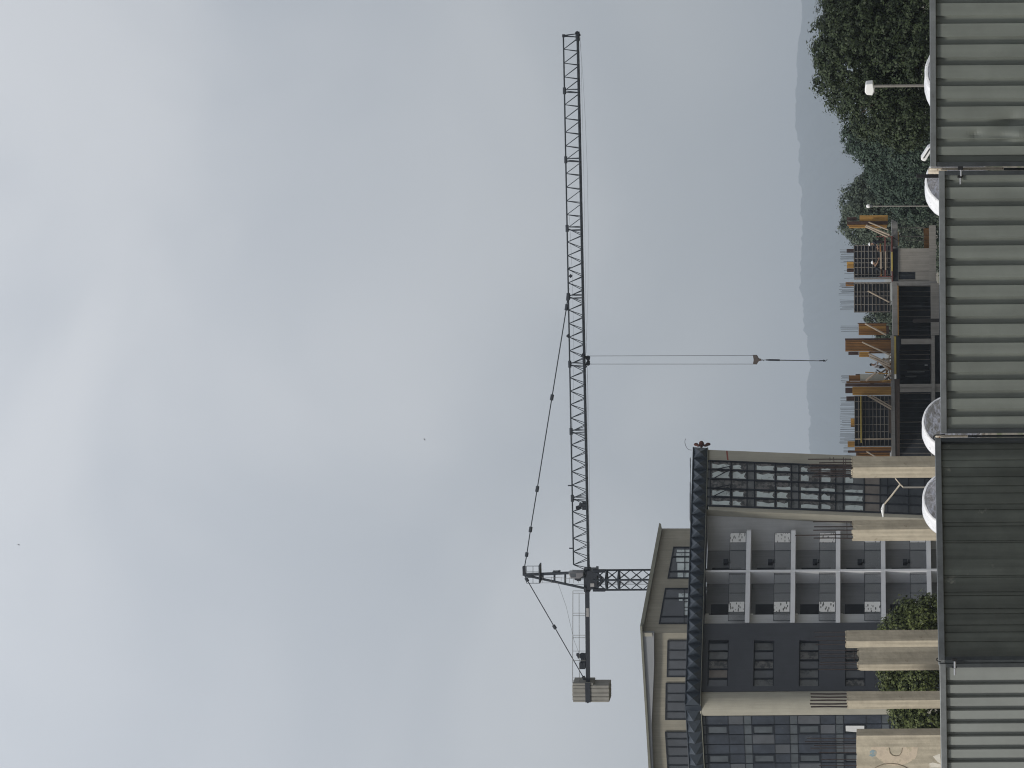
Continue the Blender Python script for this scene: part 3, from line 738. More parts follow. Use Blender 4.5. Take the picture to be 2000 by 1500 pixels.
top_window(H, T0, (1315,1067.5,1303.5,1129), [1087,1115.5], [(1322,1337,1073.5,1078),(1321,1337,1080.5,1085.5),(1338.5,1362,1073.5,1078),(1338.5,1362,1080.5,1085.5),(1321,1336.5,1089,1097),(1338,1362,1089,1097),(1323,1336.5,1100,1113.5),(1338,1362,1100,1113.5),(1323.5,1334,1118.5,1127.5),(1335.5,1362,1118.5,1127.5)], rows=(1337.5,))
top_window(H, T0, (1299,1148,1286.5,1217.5), [1168,1203.5], [(1325.5,1335.5,1159,1166.5),(1337,1362,1159,1166.5),(1326,1333,1170,1173.5),(1337,1362,1170,1173.5),(1337,1362,1176,1185),(1337,1362,1187,1192),(1337,1362,1193.5,1201)], rows=(1336.3,))
top_window(HL, 0, (1303.5,1251,1302,1322.5), [1270.5,1289.5,1308.5], [], )
top_window(HL, 0, (1300,1334.5,1299,1406), [1355,1371.5,1390.5], [])
top_window(HL, 0, (1298.5,1429.5,1304,1512), [1443.5,1459.5,1477.5,1495], [])
# ================================================================ TOWER CRANE
C = Plane(1150, 1133, 273.0, R(-8))
q = lambda x, y, t=0: C.PX(x, y, t)
k = 273/6000.0
base = q(1200, 1133)
crane = thing('tower_crane', 'dark steel tower crane with a long lattice jib against the cloudy sky', 'crane', (base.x, base.y, GZ))
# mast, corner towards the viewer
m = MB(); hd = 19.3*k; zt = q(1160,1133).z
mc = q(1160,1133); md = Vector((-mc.x,-mc.y,0)).normalized(); mu = Vector((-md.y,md.x,0))
for v_ in (mu*-hd, mu*hd, md*hd, md*-hd):
    p = mc + v_; m.tube(Vector((p.x,p.y,GZ)), Vector((p.x,p.y,zt)), .085, 6)
cn = [mc + v_ for v_ in (mu*-hd, md*hd, mu*hd, md*-hd)]
st = 23.9*k; z = zt; lev = 0
while z > GZ+.5:
    for i in range(4):
        a, b = cn[i], cn[(i+1)%4]; z2 = max(GZ, z-st)
        m.tube(Vector((a.x,a.y,z)), Vector((b.x,b.y,z2)), (.045 if i in (0,1) else .014), 5); m.tube(Vector((b.x,b.y,z)), Vector((a.x,a.y,z2)), (.045 if i in (0,1) else .014), 5)
        if lev % 6 in (1,2) : m.tube(Vector((a.x,a.y,z-.05)), Vector((b.x,b.y,z-.05)), .11 if lev < 3 else .05, 5)
    z -= st; lev += 1
m.build('mast', M['crane'], crane)
m = MB(); a, b = q(1163,1137,0), q(1290,1137,0); 
for off in (-.2,.2): m.tube(a+Vector((off,0,0)), b+Vector((off,0,0)), .018, 4)
for i in range(60): p = a.lerp(b, i/59); m.tube(p-Vector((.2,0,0)), p+Vector((.2,0,0)), .012, 4)
m.build('ladder', M['crane_rail'], crane)
# slewing unit
m = MB(); m.pbox(C, 1146, 1161.5, 1115.5, 1151.5, -.85, .85); m.pbox(C, 1140, 1152, 1112, 1156, -.6, .6); m.pbox(C, 1161.5, 1166, 1113.5, 1153.5, -.9, .9)
for y in (1115,1152): m.tube(q(1158,y,.9), q(1182,y,.9), .16, 6)
for t in (.9,-.9): m.tube(q(1166,1118,t), q(1176,1133,t), .12, 6); m.tube(q(1166,1148,t), q(1176,1133,t), .12, 6)
m.build('slewing_unit', M['crane_dark'], crane)
m = MB(); m.pbox(C, 1153, 1160.5, 1139.5, 1146, .851, .88); m.build('sign_plate', M['crane_sign'], crane)
# driver's cab
m = MB(); m.pprism(C, [(1110,1118.5),(1139,1118.5),(1139,1125),(1132,1130),(1114,1129.5)], .5, 1.6); cab = m.build('cab', M['crane_cab'], crane, bevel=.05)
m = MB(); m.pprism(C, [(1113,1120),(1125,1120),(1125,1127.5),(1115,1127.5)], 1.601, 1.61); m.build('cab_window', M['glass'], cab)
m = MB(); m.pbox(C, 1122, 1130, 1128, 1133, .2, .9); m.pbox(C, 1126, 1134, 1131, 1135, .0, .7); m.pbox(C, 1134, 1141, 1119, 1130, .1, .9); m.build('machinery', M['crane_dark'], crane)
# tower head
m = MB()
for t0, t1 in ((.75,.12),(-.75,-.12)):
    m.tube(q(1144,1117.5,t0), q(1024,1122.5,t1), .13, 6); m.tube(q(1145,1149.5,t0), q(1026,1123.5,t1), .11, 6)
for x, ya, yb in ((1083,1120,1135),(1104,1119,1140),(1060,1121.5,1130)):
    for t in (.4,-.4): m.tube(q(x,ya,t), q(x,yb,t), .09, 6)
m.pbox(C, 1079, 1093, 1117, 1121, -.35, .35); m.pbox(C, 1090, 1094, 1115, 1119, -.2, .2)
m.build('tower_head', M['crane'], crane)
m = MB(); m.pbox(C, 1020.5, 1026, 1107, 1124.5, -.22, .22); m.tube(q(1023.5,1109,-.2), q(1023.5,1109,.2), .16, 10); m.build('head_sheave', M['crane_dark'], crane)
m = MB()
m.pbox(C, 1052, 1054.5, 1105, 1139.5, -.7, .7)
for t in (.7,-.7):
    for x in (1028.5,1041): m.tube(q(x,1105.5,t), q(x,1121,t), .024, 5); m.tube(q(x,1125,t), q(x,1139,t), .024, 5)
    for y in (1105.5,1117,1128,1139): m.tube(q(1028.5,y,t), q(1053,y,t), .028, 5)
m.build('head_platform', M['crane'], crane)
m = MB()
for t in (.2,.55):
    m.path([q(1055,1127,t),q(1090,1128,t),q(1142,1132,t)], .02, 4); m.path([q(1055,1138.5,t),q(1086,1138,t),q(1118,1141,t),q(1142,1142,t)], .02, 4)
    for x in (1060,1077,1096,1105,1112,1120,1130): m.tube(q(x,1127,t), q(x,1138.5,t), .018, 4)
m.path([q(1119,1113.5,.9),q(1140,1113.5,.9)], .03, 4); m.path([q(1119,1116,.9),q(1140,1116,.9)], .025, 4); m.tube(q(1119,1112.5,.9), q(1119,1119,.9), .04, 4)
m.build('access_ladder', M['crane_rail'], crane)
# jib in sections
L0t, L1t = q(1120.3,1103), q(1100.3,69)
L0b, L1b = q(1149.5,1113), q(1128.3,66)
N = 39
hw = .60
fbn = lambda u: (10+26.51*u)/1047
tops = [L0t.lerp(L1t, i/N) for i in range(N+1)]
def bot(f, t): return L0b.lerp(L1b, f) + C.n*t
sections = [(0,5),(5,10),(10,15),(15,20),(20,25),(25,30),(30,35),(35,39)]
for (a,b) in sections:
    m = MB()
    m.tube(tops[a], tops[b], .066, 6)
    fa, fb = fbn(a) if a else 0, fbn(b) if b < N else 1
    if not a:
        for t in (hw,-hw): m.tube(tops[0], bot(.001,t), .036, 5)
    for t in (hw,-hw): m.tube(bot(fa,t), bot(fb,t), .062, 6)
    for i in range(a, b):
        off = .5 if i < 25 else .82
        f1 = min(1,fbn(i+off))
        for t in (hw,-hw):
            m.tube(tops[i], bot(f1 - (.03/N), t), .034, 5); m.tube(tops[i+1], bot(min(1,f1 + (.05/N)), t), .034, 5)
        m.tube(bot(f1,hw), bot(f1,-hw), .035, 5)
        m.tube(bot(f1,hw), bot(min(1,fbn(i+1+off)),-hw), .022, 5)
    if a:
        for t in (hw,-hw): m.tube(tops[a]+(tops[1]-tops[0])*-.12, bot(fbn(a-.12),t), .036, 5); m.tube(tops[a]+(tops[1]-tops[0])*.10, bot(fbn(a+.12),t), .036, 5)
        d = (tops[1]-tops[0]); m.tube(tops[a]-d*.25, tops[a]+d*.25, .14, 6)
    m.build('jib_section', M['crane'], crane)
for (y,ln) in ((945,8),(1070,8)):   # short uprights on the top chord
    f = (1103-y)/1034; p = L0t.lerp(L1t,f); m = MB(); m.tube(p, p+Vector((0,0,ln*k)), .06, 5); m.build('chord_lug', M['crane'], crane)
for (y,a,b) in ((520,1,5),(535,3,7),(652,-4,0)):
    f = (1103-y)/1034; p = L0t.lerp(L1t,f); m = MB(); m.tube(p-Vector((0,0,a*k)), p-Vector((-.2,0,b*k)), .13 if y > 530 else .07, 6); m.build('chord_fitting', M['crane_dark'], crane)
m = MB(); m.tube(q(1127.5,65,-.4), q(1127.5,65,.4), .20, 10); m.tube(q(1130,66,0), q(1133,70,0), .10, 6); m.pbox(C, 1124,1131,62,80,-.3,.3); m.build('jib_tip_sheave', M['crane_dark'], crane)
m = MB(); m.pbox(C, 1098,1103,67,73,-.18,.18); m.tube(q(1101,69,0),q(1126,66,.5),.05,5); m.tube(q(1102,71,0),q(1127,72,-.5),.05,5); m.build('jib_end_frame', M['crane_dark'], crane)
m = MB(); m.pbox(C, 1137,1146,982,996,-.4,.4); m.pbox(C, 1133,1137,985,991,-.3,.2); m.tube(q(1128,992,-.3),q(1128,992,.3),.17,8); m.tube(q(1126,993,0),q(1134,990,0),.2,6); m.pbox(C,1131,1136,984,990,-.2,.3); m.build('trolley_winch', M['crane_dark'], crane)
# pendants
def pendant(pts, r, nodes):
    m = MB()
    for t in (.10,-.10): m.path([q(x,y,t) for x,y in pts], r, 5)
    for x,y,dx,dy in nodes: m.tube(q(x-dx,y-dy), q(x+dx,y+dy), .15, 6)
    m.build('pendant', M['crane'], crane)
pendant([(1024.5,1107),(1028.5,1085),(1036,1035),(1049,956),(1078,776),(1107,597),(1111,563)], .05, [(1028.7,1083,-.6,4),(1036.3,1034,-.8,5),(1049.3,955,-.9,5.5),(1078,776,-.9,5.5),(1106.6,600,-.9,6),(1109.3,580,-.6,7)])
pendant([(1024.5,1124),(1083,1224.5),(1143,1329)], .045, [(1083,1224.5,2.2,3.6),(1029,1132,2,3.5),(1141,1325,2.2,4)])
# counter-jib
m = MB()
for t in (.6,-.6): m.pprism(C, [(1142.5,1155),(1151,1155),(1152.5,1371),(1144.5,1371)], t-.12, t+.12)
for y in range(1165,1365,18): m.pbox(C, 1145, 1149, y, y+2, -.48, .48)
m.build('counter_jib', M['crane_dark'], crane)
m = MB(); m.pbox(C, 1144.6, 1150, 1188, 1204.5, .721, .735); m.build('sign_plate', M['crane_sign'], crane)
m = MB(); m.pprism(C, [(1143,1156),(1144.3,1156),(1146,1330),(1144.7,1330)], -.479, .479); m.build('walkway', M['crane_rail'], crane)
m = MB()
for t in (.85,-.85):
    m.path([q(1119,1154,t),q(1118.5,1334,t)], .028, 5); m.path([q(1131,1158,t),q(1131.5,1334,t)], .024, 5)
    for y in (1154,1158.5,1197.5,1202.5,1240.5,1245.5,1271.5,1290,1324,1328.5,1333): m.tube(q(1119,y,t), q(1144,y,t), .022, 5)
m.build('counter_jib_railing', M['crane_rail'], crane)
m = MB(); m.tube(q(1137.5,1281,-.55), q(1137.5,1281,.55), .30, 10); m.pbox(C, 1134,1142,1280,1296,-.5,.5); m.pbox(C,1132,1142.6,1295,1307,-.6,.6); m.pbox(C,1125.5,1130,1277,1281,-.2,.2); m.tube(q(1128,1281),q(1130,1286),.06,5); m.pbox(C,1129,1133,1278,1284,-.12,.12); m.build('hoist_winch', M['crane_dark'], crane)
m = MB(); m.path([q(1090,1139,.1),q(1106,1185,.1),q(1121,1250,.1),q(1134,1284,.1)], .015, 4); m.build('hoist_rope', M['wire'], crane)
for i,(y0,y1,x0,x1) in enumerate(((1334,1338,1118,1158.5),(1338.4,1345,1117.5,1189.5),(1345.5,1353,1117.6,1190),(1353.5,1360.5,1117.6,1190),(1361,1368,1118,1190),(1367.6,1371.5,1119,1190))):
    m = MB(); m.pprism(C, [(x0,y0),(x1,y0),(x1,y1),(x0,y1)], -1.1, 1.1); m.build('counterweight', M['ballast'], crane, bevel=.05)
m = MB(); m.tube(q(1148,1371,.9), q(1148,1371,-.9), .12, 6); m.pbox(C,1143,1153,1334,1372,1.101,1.2); m.build('counterweight_hanger', M['crane_dark'], crane)
# trolley, ropes and hook block
m = MB()
for t in (.78,-.78):
    m.tube(q(1136,692,t), q(1141,698,t), .12, 6); m.tube(q(1146,717,t), q(1140,713,t), .10, 6); m.tube(q(1139,690,t), q(1141,719,t), .10, 6)
    m.tube(q(1141,695,t), q(1148,699,.3), .09, 6); m.tube(q(1141,714,t), q(1148,710,.3), .09, 6)
for y in (698.5,710): m.tube(q(1148.5,y,-.35), q(1148.5,y,.35), .20, 10)
m.tube(q(1146,698,.0), q(1150,704.5,.0), .14, 6); m.tube(q(1150,704.5,.0), q(1147,711,.0), .14, 6)
m.build('trolley', M['crane_dark'], crane)
for y in (695.2, 711):
    m = MB(); m.tube(q(1150,y,.0), q(1471,y-1+ (0 if y<700 else 1),.0), .022, 5); m.build('hoist_rope', M['wire'], crane)
for pts in ([(1132,70),(1138,140),(1143,230),(1147,330),(1149,450),(1148.5,560),(1146,650),(1144,693)], [(1147,716),(1149.5,800),(1151,900),(1152,1000),(1151,1110)], [(1134,72),(1141.5,400),(1145.5,690)], [(1147,718),(1148,900),(1150.5,1108)], [(1116,980),(1121,700),(1118,540),(1112,420)]):
    m = MB(); m.path([q(x,y,.0) for x,y in pts], .010, 4); m.build('trolley_rope', M['wire'], crane)
m = MB(); m.pprism(C, [(1470.5,694.3),(1478,694.2),(1482,701),(1486.5,702),(1486.5,704.6),(1482,705.5),(1478,711.8),(1470.5,711.5),(1472,703)], -.22, .22); m.build('hook_block', M['hook'], crane)
m = MB(); m.tube(q(1486,703.2), q(1489,703.2), .04, 6); m.tube(q(1488,702),q(1492,704.5),.03,5); m.tube(q(1491,703),q(1497,703),.03,5); m.tube(q(1496,703), q(1502,703), .06, 6); m.tube(q(1501,703),q(1523,703.4),.085,8); m.build('hook_swivel', M['crane_dark'], crane)
m = MB()
for dy in (-.45,.5): m.path([q(1523,703.4+dy), q(1560,704+dy), q(1600,704.6+dy*.3)], .026, 5)
m.build('chain', M['wire'], crane)
m = MB(); m.ball(q(1609,704.3), .09, .09, .12, nu=8, nv=6); m.tube(q(1600,704.6), q(1607,704.3), .05, 5); m.path([q(1610,704.3),q(1612,705.8),q(1613,704),q(1616,702.5)], .03, 5); m.build('hook', M['crane_dark'], crane)

# ================================================================ BUILDING UNDER CONSTRUCTION
B = Plane(1745, 720, 235.0, 0)
ub = thing('unfinished_building', 'low concrete building under construction with open dark storeys and bare bars on top', 'building', (B.o.x, B.o.y, GZ))
def part(name, mt, items, parent=ub, **kw):
    mb = MB()
    for it in items:
        if it[0] == 'b': mb.pbox(B, *it[1:])
        elif it[0] == 'p': mb.pprism(B, it[1], it[2], it[3])
        elif it[0] == 't': mb.tube(B.PX(it[1],it[2],it[5]), B.PX(it[3],it[4],it[5]), it[6], 5)
    return mb.build(name, M[mt], parent, **kw)
xb = 1900
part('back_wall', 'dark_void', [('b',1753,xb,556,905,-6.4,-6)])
part('upper_slab', 'grey_slab', [('p',[(1740,655),(1746,655),(1749,905),(1741.5,905)],-8,.1)])
part('edge_beam', 'brown_beam', [('p',[(1746.2,740),(1757,740),(1757.5,905),(1749,905)],-1,.0)])
part('upper_slab', 'grey_slab', [('b',1743.2,1753,553,655,-8,.08)])
part('slab_lip', 'timber_yellow', [('b',1753.2,1755,553,655,-.2,.12)])
part('edge_board', 'rail_yellow', [('b',1746.4,1750.4,657,731,-.2,.14)])
part('edge_beam', 'ply_dark', [('b',1750.5,1757,657,740,-1,.03)])
part('upper_slab', 'ply_dark', [('b',1744.5,1754,485,553,-8,.05)])
part('wall_panel', 'dusty_wall', [('b',1754.2,1816,485,530.5,-.3,.02),('b',1788,1816,530.6,549,-.3,.02),('b',1754.2,1787.9,545.8,549,-.3,.02)])
w = part('window_opening', 'ply_dark', [('b',1754.5,1787.9,530.7,545.7,-.4,-.15)])
part('window_bar', 'galv_shaded', [('b',1754.6,1786,536.3,537.6,-.149,-.05)], parent=w)
part('concrete_pier', 'grey_slab', [('b',1742,1830,549.2,557.5,-.6,.12)])
part('concrete_pier', 'dusty_wall', [('b',1757.5,1905,749.5,756,-.7,.06),('b',1757.5,1905,756.1,765.5,-.7,-.05)])
part('concrete_pier', 'dusty_wall', [('b',1760,1821,661.5,672,-.7,-.05)])
part('lower_slab', 'dusty_wall', [('b',1820,1826.5,655,905,-8,.15)])
part('lower_wall', 'dusty_wall', [('b',1818,1834,553,654.5,-.6,.16),('b',1815,1828,440,552.8,-.6,.10)])
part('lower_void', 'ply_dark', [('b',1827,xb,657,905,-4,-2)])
part('end_slab', 'grey_slab', [('p',[(1741,428),(1753,434),(1753.5,480),(1744,480)],-7,.0)])
part('slab_lip', 'timber_yellow', [('b',1753.6,1755,452,480,-.2,.05)])
part('earth_bank', 'timber_orange', [('p',[(1804,445),(1816,445),(1816,485),(1805,485)],-3,-2)])
rg = random.Random(3)
for y in list(np.arange(560,740,9.5)) + list(np.arange(770,895,8.8)):
    if 655 < y < 676 or 744 < y < 768: continue
    y += rg.uniform(-2,2); r = rg.choice([.018,.025,.035])
    part('prop', rg.choice(['steel_rib','rebar_grey','steel_rib']), [('t',1756,y,1821,y+rg.uniform(-.6,.6),rg.uniform(-5.5,-1.5),r)])
for (x0,x1,y,key) in ((1765,1800,598,'leaf'),(1772,1806,726,'x'),(1800,1817,671,'x'),(1768,1790,735,'x'),(1806,1812,713,'w')):
    part('hanging_board', 'slab_white' if key == 'w' else 'galv', [('b',x0,x1,y-1.2,y+1.2,-4.5,-4.3)])
part('edge_rail', 'steel_rib', [('t',1755,462,1806,462,-1,.03),('t',1755,445,1806,445,-1,.03),('t',1767,470,1806,470,-1,.02)])
# bare bars
def bars(n, y0, y1, xb0, lo, hi, seed):
    r = random.Random(seed); y = y0
    for i in range(n):
        y = y0 + (y1-y0)*(i + r.uniform(-.35,.35))/max(1,n-1)
        xt = r.uniform(lo,hi) if r.random() < .35 else lo + r.uniform(0,2)
        a, b = B.PX(xb0, y, -.35 + r.uniform(-.2,.2)), B.PX(xt, y+r.uniform(-.8,.8), -.35)
        mb = MB(); mb.tube(a, b, .017, 4); mb.build('rebar', M['rebar_grey'], ub)
bars(16, 777, 812, 1670, 1640, 1652, 1); bars(14, 815, 851, 1670, 1640, 1650, 2); bars(9, 853, 866, 1670, 1639, 1652, 3); bars(8, 872, 889, 1676, 1646, 1655, 4)
bars(13, 553, 576, 1670, 1638, 1645, 5); bars(9, 586, 605, 1670, 1639, 1645, 6); bars(5, 637, 647, 1676, 1640, 1643, 7); bars(11, 489, 512, 1670, 1640, 1650, 8); bars(4, 520, 545, 1668, 1648, 1656, 9); bars(7, 733, 746, 1660, 1642, 1648, 10)

# ---------------------------------------------------------------- formwork standing on the slab
def formwork(label, y0, y1, x0, x1, rows, cols, t=-.25, extra=()):
    zb = B.S(x1,(y0+y1)/2,t)[1]
    th = thing('formwork_panel', label, 'formwork panel', B.W(B.S(x1,(y0+y1)/2,t)[0], zb, t), 'dark steel-ribbed wall formwork panels')
    mb = MB(); mb.pbox(B, x0, x1, y0, y1, t-.35, t-.10); mb.build('face_sheet', M['ply_dark'], th)
    for x in rows:
        mb = MB(); mb.pbox(B, x-.55, x+.55, y0, y1, t-.099, t+.02); mb.build('waler', M['steel_rib'], th)
    for y in cols:
        mb = MB(); mb.pbox(B, x0, x1, y-.7, y+.7, t-.098, t-.02); mb.build('soldier', M['steel_rib'], th)
    for (nm, key, a, b, r) in extra:
        mb = MB(); mb.tube(B.PX(*a, t+.35), B.PX(*b, t+.6), r, 6); mb.build(nm, M[key], th)
    return th
fw = formwork('wide black ribbed formwork panel under the sparse bars, left of the yellow plank form', 772.5, 872, 1669, 1741, [1669.6,1677,1684.5,1690,1697.5,1705,1712.5,1720,1727.5,1735,1740.4], [773.5,784,799,814,829,843,856.5,871], extra=[('brace','plank_pale',(1694,772),(1741,799),.07),('brace','plank_pale',(1702,772),(1742,795),.05),('brace','plank_pale',(1670,857.5),(1741,857),.05)])
mb = MB(); mb.pbox(B, 1680.4, 1682.6, 773, 865, -.22, .4); mb.build('walkway_board', M['rail_yellow'], fw)
formwork('narrow black ribbed formwork panel with one pale brace, right of the little bush', 553, 610, 1668, 1739, [1668.6,1675,1681.5,1688.5,1696,1704,1711,1718.5,1726.5,1733,1738.4], [553.8,570,578,594.5,609], extra=[('brace','plank_pale',(1695,568),(1737,590),.06)])
fw3 = formwork('black ribbed formwork panel with railed walkway and a helmeted worker before it', 478, 542, 1667.5, 1740, [1668.2,1675.5,1682.5,1689,1696.5,1704,1711,1718.5,1726,1733,1739.3], [479,490.5,504.5,513,522,536,541.4])
for (x,a,b,key) in ((1719.5,476,492,'timber_orange'),(1720.5,492,535,'plank_pale'),(1728.5,462,491,'rail_red'),(1729.5,491,527,'plank_pale'),(1729,527,541,'rail_red'),(1721,525,539,'timber_orange'),(1741.5,461,492,'rail_red'),(1742,492,529,'rail_yellow'),(1742.5,529,550,'rail_red')):
    mb = MB(); mb.pbox(B, x-1.4, x+1.4, a, b, .42, .50); mb.build('guard_rail', M[key], fw3)
mb = MB(); mb.pbox(B, 1711, 1745, 461, 463, .38, .46); mb.pbox(B, 1716, 1745, 539, 541, .38, .46); mb.build('guard_post', M['rail_red'], fw3)
mb = MB(); mb.pbox(B, 1742, 1744.4, 462, 548, -.2, .37); mb.build('walkway_board', M['brown_beam'], fw3)
mb = MB(); mb.tube(B.PX(1741,461,.3), B.PX(1757,473,.3), .03, 5); mb.build('stay', M['rebar'], fw3)
mb = MB(); mb.pbox(B, 1668, 1741, 542.6, 545.5, -.3, .0); mb.pbox(B, 1668,1741,550.8,552.6,-.3,.0); pst = mb.build('twin_post', M['steel_rib'], None, loc=B.PX(1741,547)); tag(pst, 'pair of pale uprights between the two right-hand black formwork panels', 'post')

CFG = 'timber column forms on the slab'
def column_form(label, boards, t=.0, props=()):
    y = sum(b[3]+b[4] for b in boards)/len(boards)/2; xm = max(b[2] for b in boards)
    th = thing('column_form', label, 'column form', B.PX(xm, y, t), CFG)
    for (key, x0, x1, y0, y1, td) in boards:
        mb = MB(); mb.pbox(B, x0, x1, y0, y1, t-.75+td, t+td); mb.build('shutter_board' if 'dark' not in key else 'edge_board', M[key], th)
        if 'yellow' in key or 'orange' in key:
            n = max(2,int((y1-y0)/3)); mb = MB()
            for i in range(1,n): yy = y0+(y1-y0)*i/n; mb.pbox(B, x0+.4, x1-.4, yy-.22, yy+.22, t+td, t+td+.03)
            mb.build('batten', M['timber_orange' if 'yellow' in key else 'timber_dark'], th)
    for (x0,y0,x1,y1,r) in props:
        mb = MB(); mb.tube(B.PX(x0,y0,t+.25), B.PX(x1,y1,t+.9), r, 6); mb.build('brace', M['plank_pale'], th)
column_form('yellow plank column form with dark posts, left of the seated worker in the white shirt', [('timber_yellow',1665,1741,755,771.5,0),('timber_dark',1651,1740,748.5,754.8,.1),('timber_orange',1653,1740,744.5,748.3,.05),('timber_dark',1651,1664.8,757,768,-.1)])
column_form('grey-faced column form with a brown collar, right beside the yellow plank form', [('panel_grey',1680,1727,730.5,743,-.1),('timber_orange',1658,1679.8,733,744,-.08),('timber_dark',1671,1679.8,730.5,732.9,-.1),('timber_yellow',1680,1739,743.1,744.4,-.05)], props=((1692,743,1712,727,.10),(1727,741,1741,728,.06)))
column_form('largest brown column form, with long pale braces, right of the worker in the white shirt', [('timber_orange',1651,1741,664.5,686,0),('timber_dark',1650.5,1740,660.5,664.3,.1),('timber_dark',1657,1677,687,693,-.1),('timber_yellow',1678,1698,687,697,.0),('timber_orange',1698,1741,686.2,690,-.1)], props=((1684,668,1740,694,.07),(1697,691,1738,711,.08),(1699,697,1740,716,.09),(1712,700,1735,722,.10),(1725,700,1741,708,.07)))
column_form('small orange-brown column form with thin bars above it, beside the little bush', [('timber_orange',1677,1731,632,654,-.1),('timber_yellow',1678,1730,637,642,-.07),('timber_dark',1675,1735,630.5,631.9,-.05),('timber_dark',1731.2,1736,636,652,-.1)], props=((1690,632,1731,654,.08),))
column_form('yellow and dark-red column form farthest right, with slanting yellow braces', [('timber_yellow',1679,1734,420.5,431.5,0),('timber_dark',1654,1734,432,437.5,.12),('timber_orange',1655,1734,437.7,440,.1),('timber_yellow',1658,1732,440.2,444.5,.02),('timber_dark',1654,1673,424,430,-.1)], props=((1692,440,1738,459,.09),(1690,442,1734,463,.07),(1697,434,1735,449,.06)))
column_form('brown column form at the left end of the wide black panel, behind a concrete column', [('timber_orange',1669.5,1741,873,880,0),('timber_yellow',1655.5,1669,862,873,.02),('timber_dark',1656,1740,880.2,884,-.1),('timber_orange',1672,1738,884.2,892,-.3)], props=((1693,882,1712,893,.06),))
for (lab, x0, x1, y0, y1, key) in (('yellow timber block on top of the wide black formwork panel', 1661.5, 1669, 817, 834, 'timber_yellow'), ('orange timber block on top of the railed black formwork panel', 1654, 1667.4, 511, 524, 'timber_yellow'), ('dark timber block on top of the railed black formwork panel', 1654, 1667.4, 524.5, 531, 'timber_dark'), ('brown timber block on the right corner of the railed black formwork panel', 1653.5, 1667.4, 486, 493.5, 'timber_dark'), ('red-brown timber block on top of the narrow black formwork panel', 1651.5, 1667.5, 551, 559, 'timber_orange'), ('black timber block on the right corner of the wide black formwork panel', 1653, 1668.9, 774, 783, 'timber_dark')):
    mb = MB(); mb.pbox(B, x0, x1, y0, y1, -.6, -.3)
    yb_ = (y0+y1)/2; mb.pbox(B, x0+1, x1-1, yb_-1, yb_+1, -.299, -.25)
    tag(mb.build('timber_block', M[key], loc=B.PX(x1,yb_,-.45), bevel=.02), lab, 'timber block', 'timber blocks on the formwork')
for (lab, a, b) in (('long pale plank leaning behind the worker in the white shirt', (1706,738), (1738,716)), ('short pale plank lying across the slab behind the worker in the white shirt', (1733,744), (1730,716)), ('pale plank slanting down towards the big brown column form', (1741,700), (1715,704))):
    mb = MB(); p, r_ = B.PX(*a,-.9), B.PX(*b,-.7); mb.tube(p, r_, .08, 4); tag(mb.build('plank', M['plank_pale'], loc=(p+r_)/2), lab, 'plank')

rgc = random.Random(21)
labs = ['thin brown board leaning on the largest brown column form','brown board lying low before the worker in the white shirt','short board propped at the foot of the grey-faced column form','crossed dark board behind the legs of the worker in the white shirt','board leaning right beside the yellow plank form','stub of brown board on the slab edge below the worker in the white shirt','low pale board along the slab beside the largest brown form','slanting brown board right of the little orange-brown form','thin board lying along the foot of the wide black panel','dark board standing behind the grey-faced column form']
spots = [((1708,697),(1741,722)),((1736,702),(1738,738)),((1719,746),(1740,733)),((1712,722),(1740,741)),((1700,748),(1741,742)),((1731,728),(1741,706)),((1738,690),(1734,712)),((1712,656),(1738,646)),((1737.5,780),(1738.5,846)),((1690,727),(1735,729.5))]
for i,(lab,(a,b)) in enumerate(zip(labs,spots)):
    t0 = -.15-.12*(i%4); p, r_ = B.PX(*a,t0), B.PX(*b,t0+.25); mb = MB(); mb.tube(p, r_, .06+.02*(i%3), 4)
    tag(mb.build('plank', M[['timber_orange','plank_pale','timber_dark','brown_beam','timber_yellow'][i%5]], loc=(p+r_)/2), lab, 'plank')
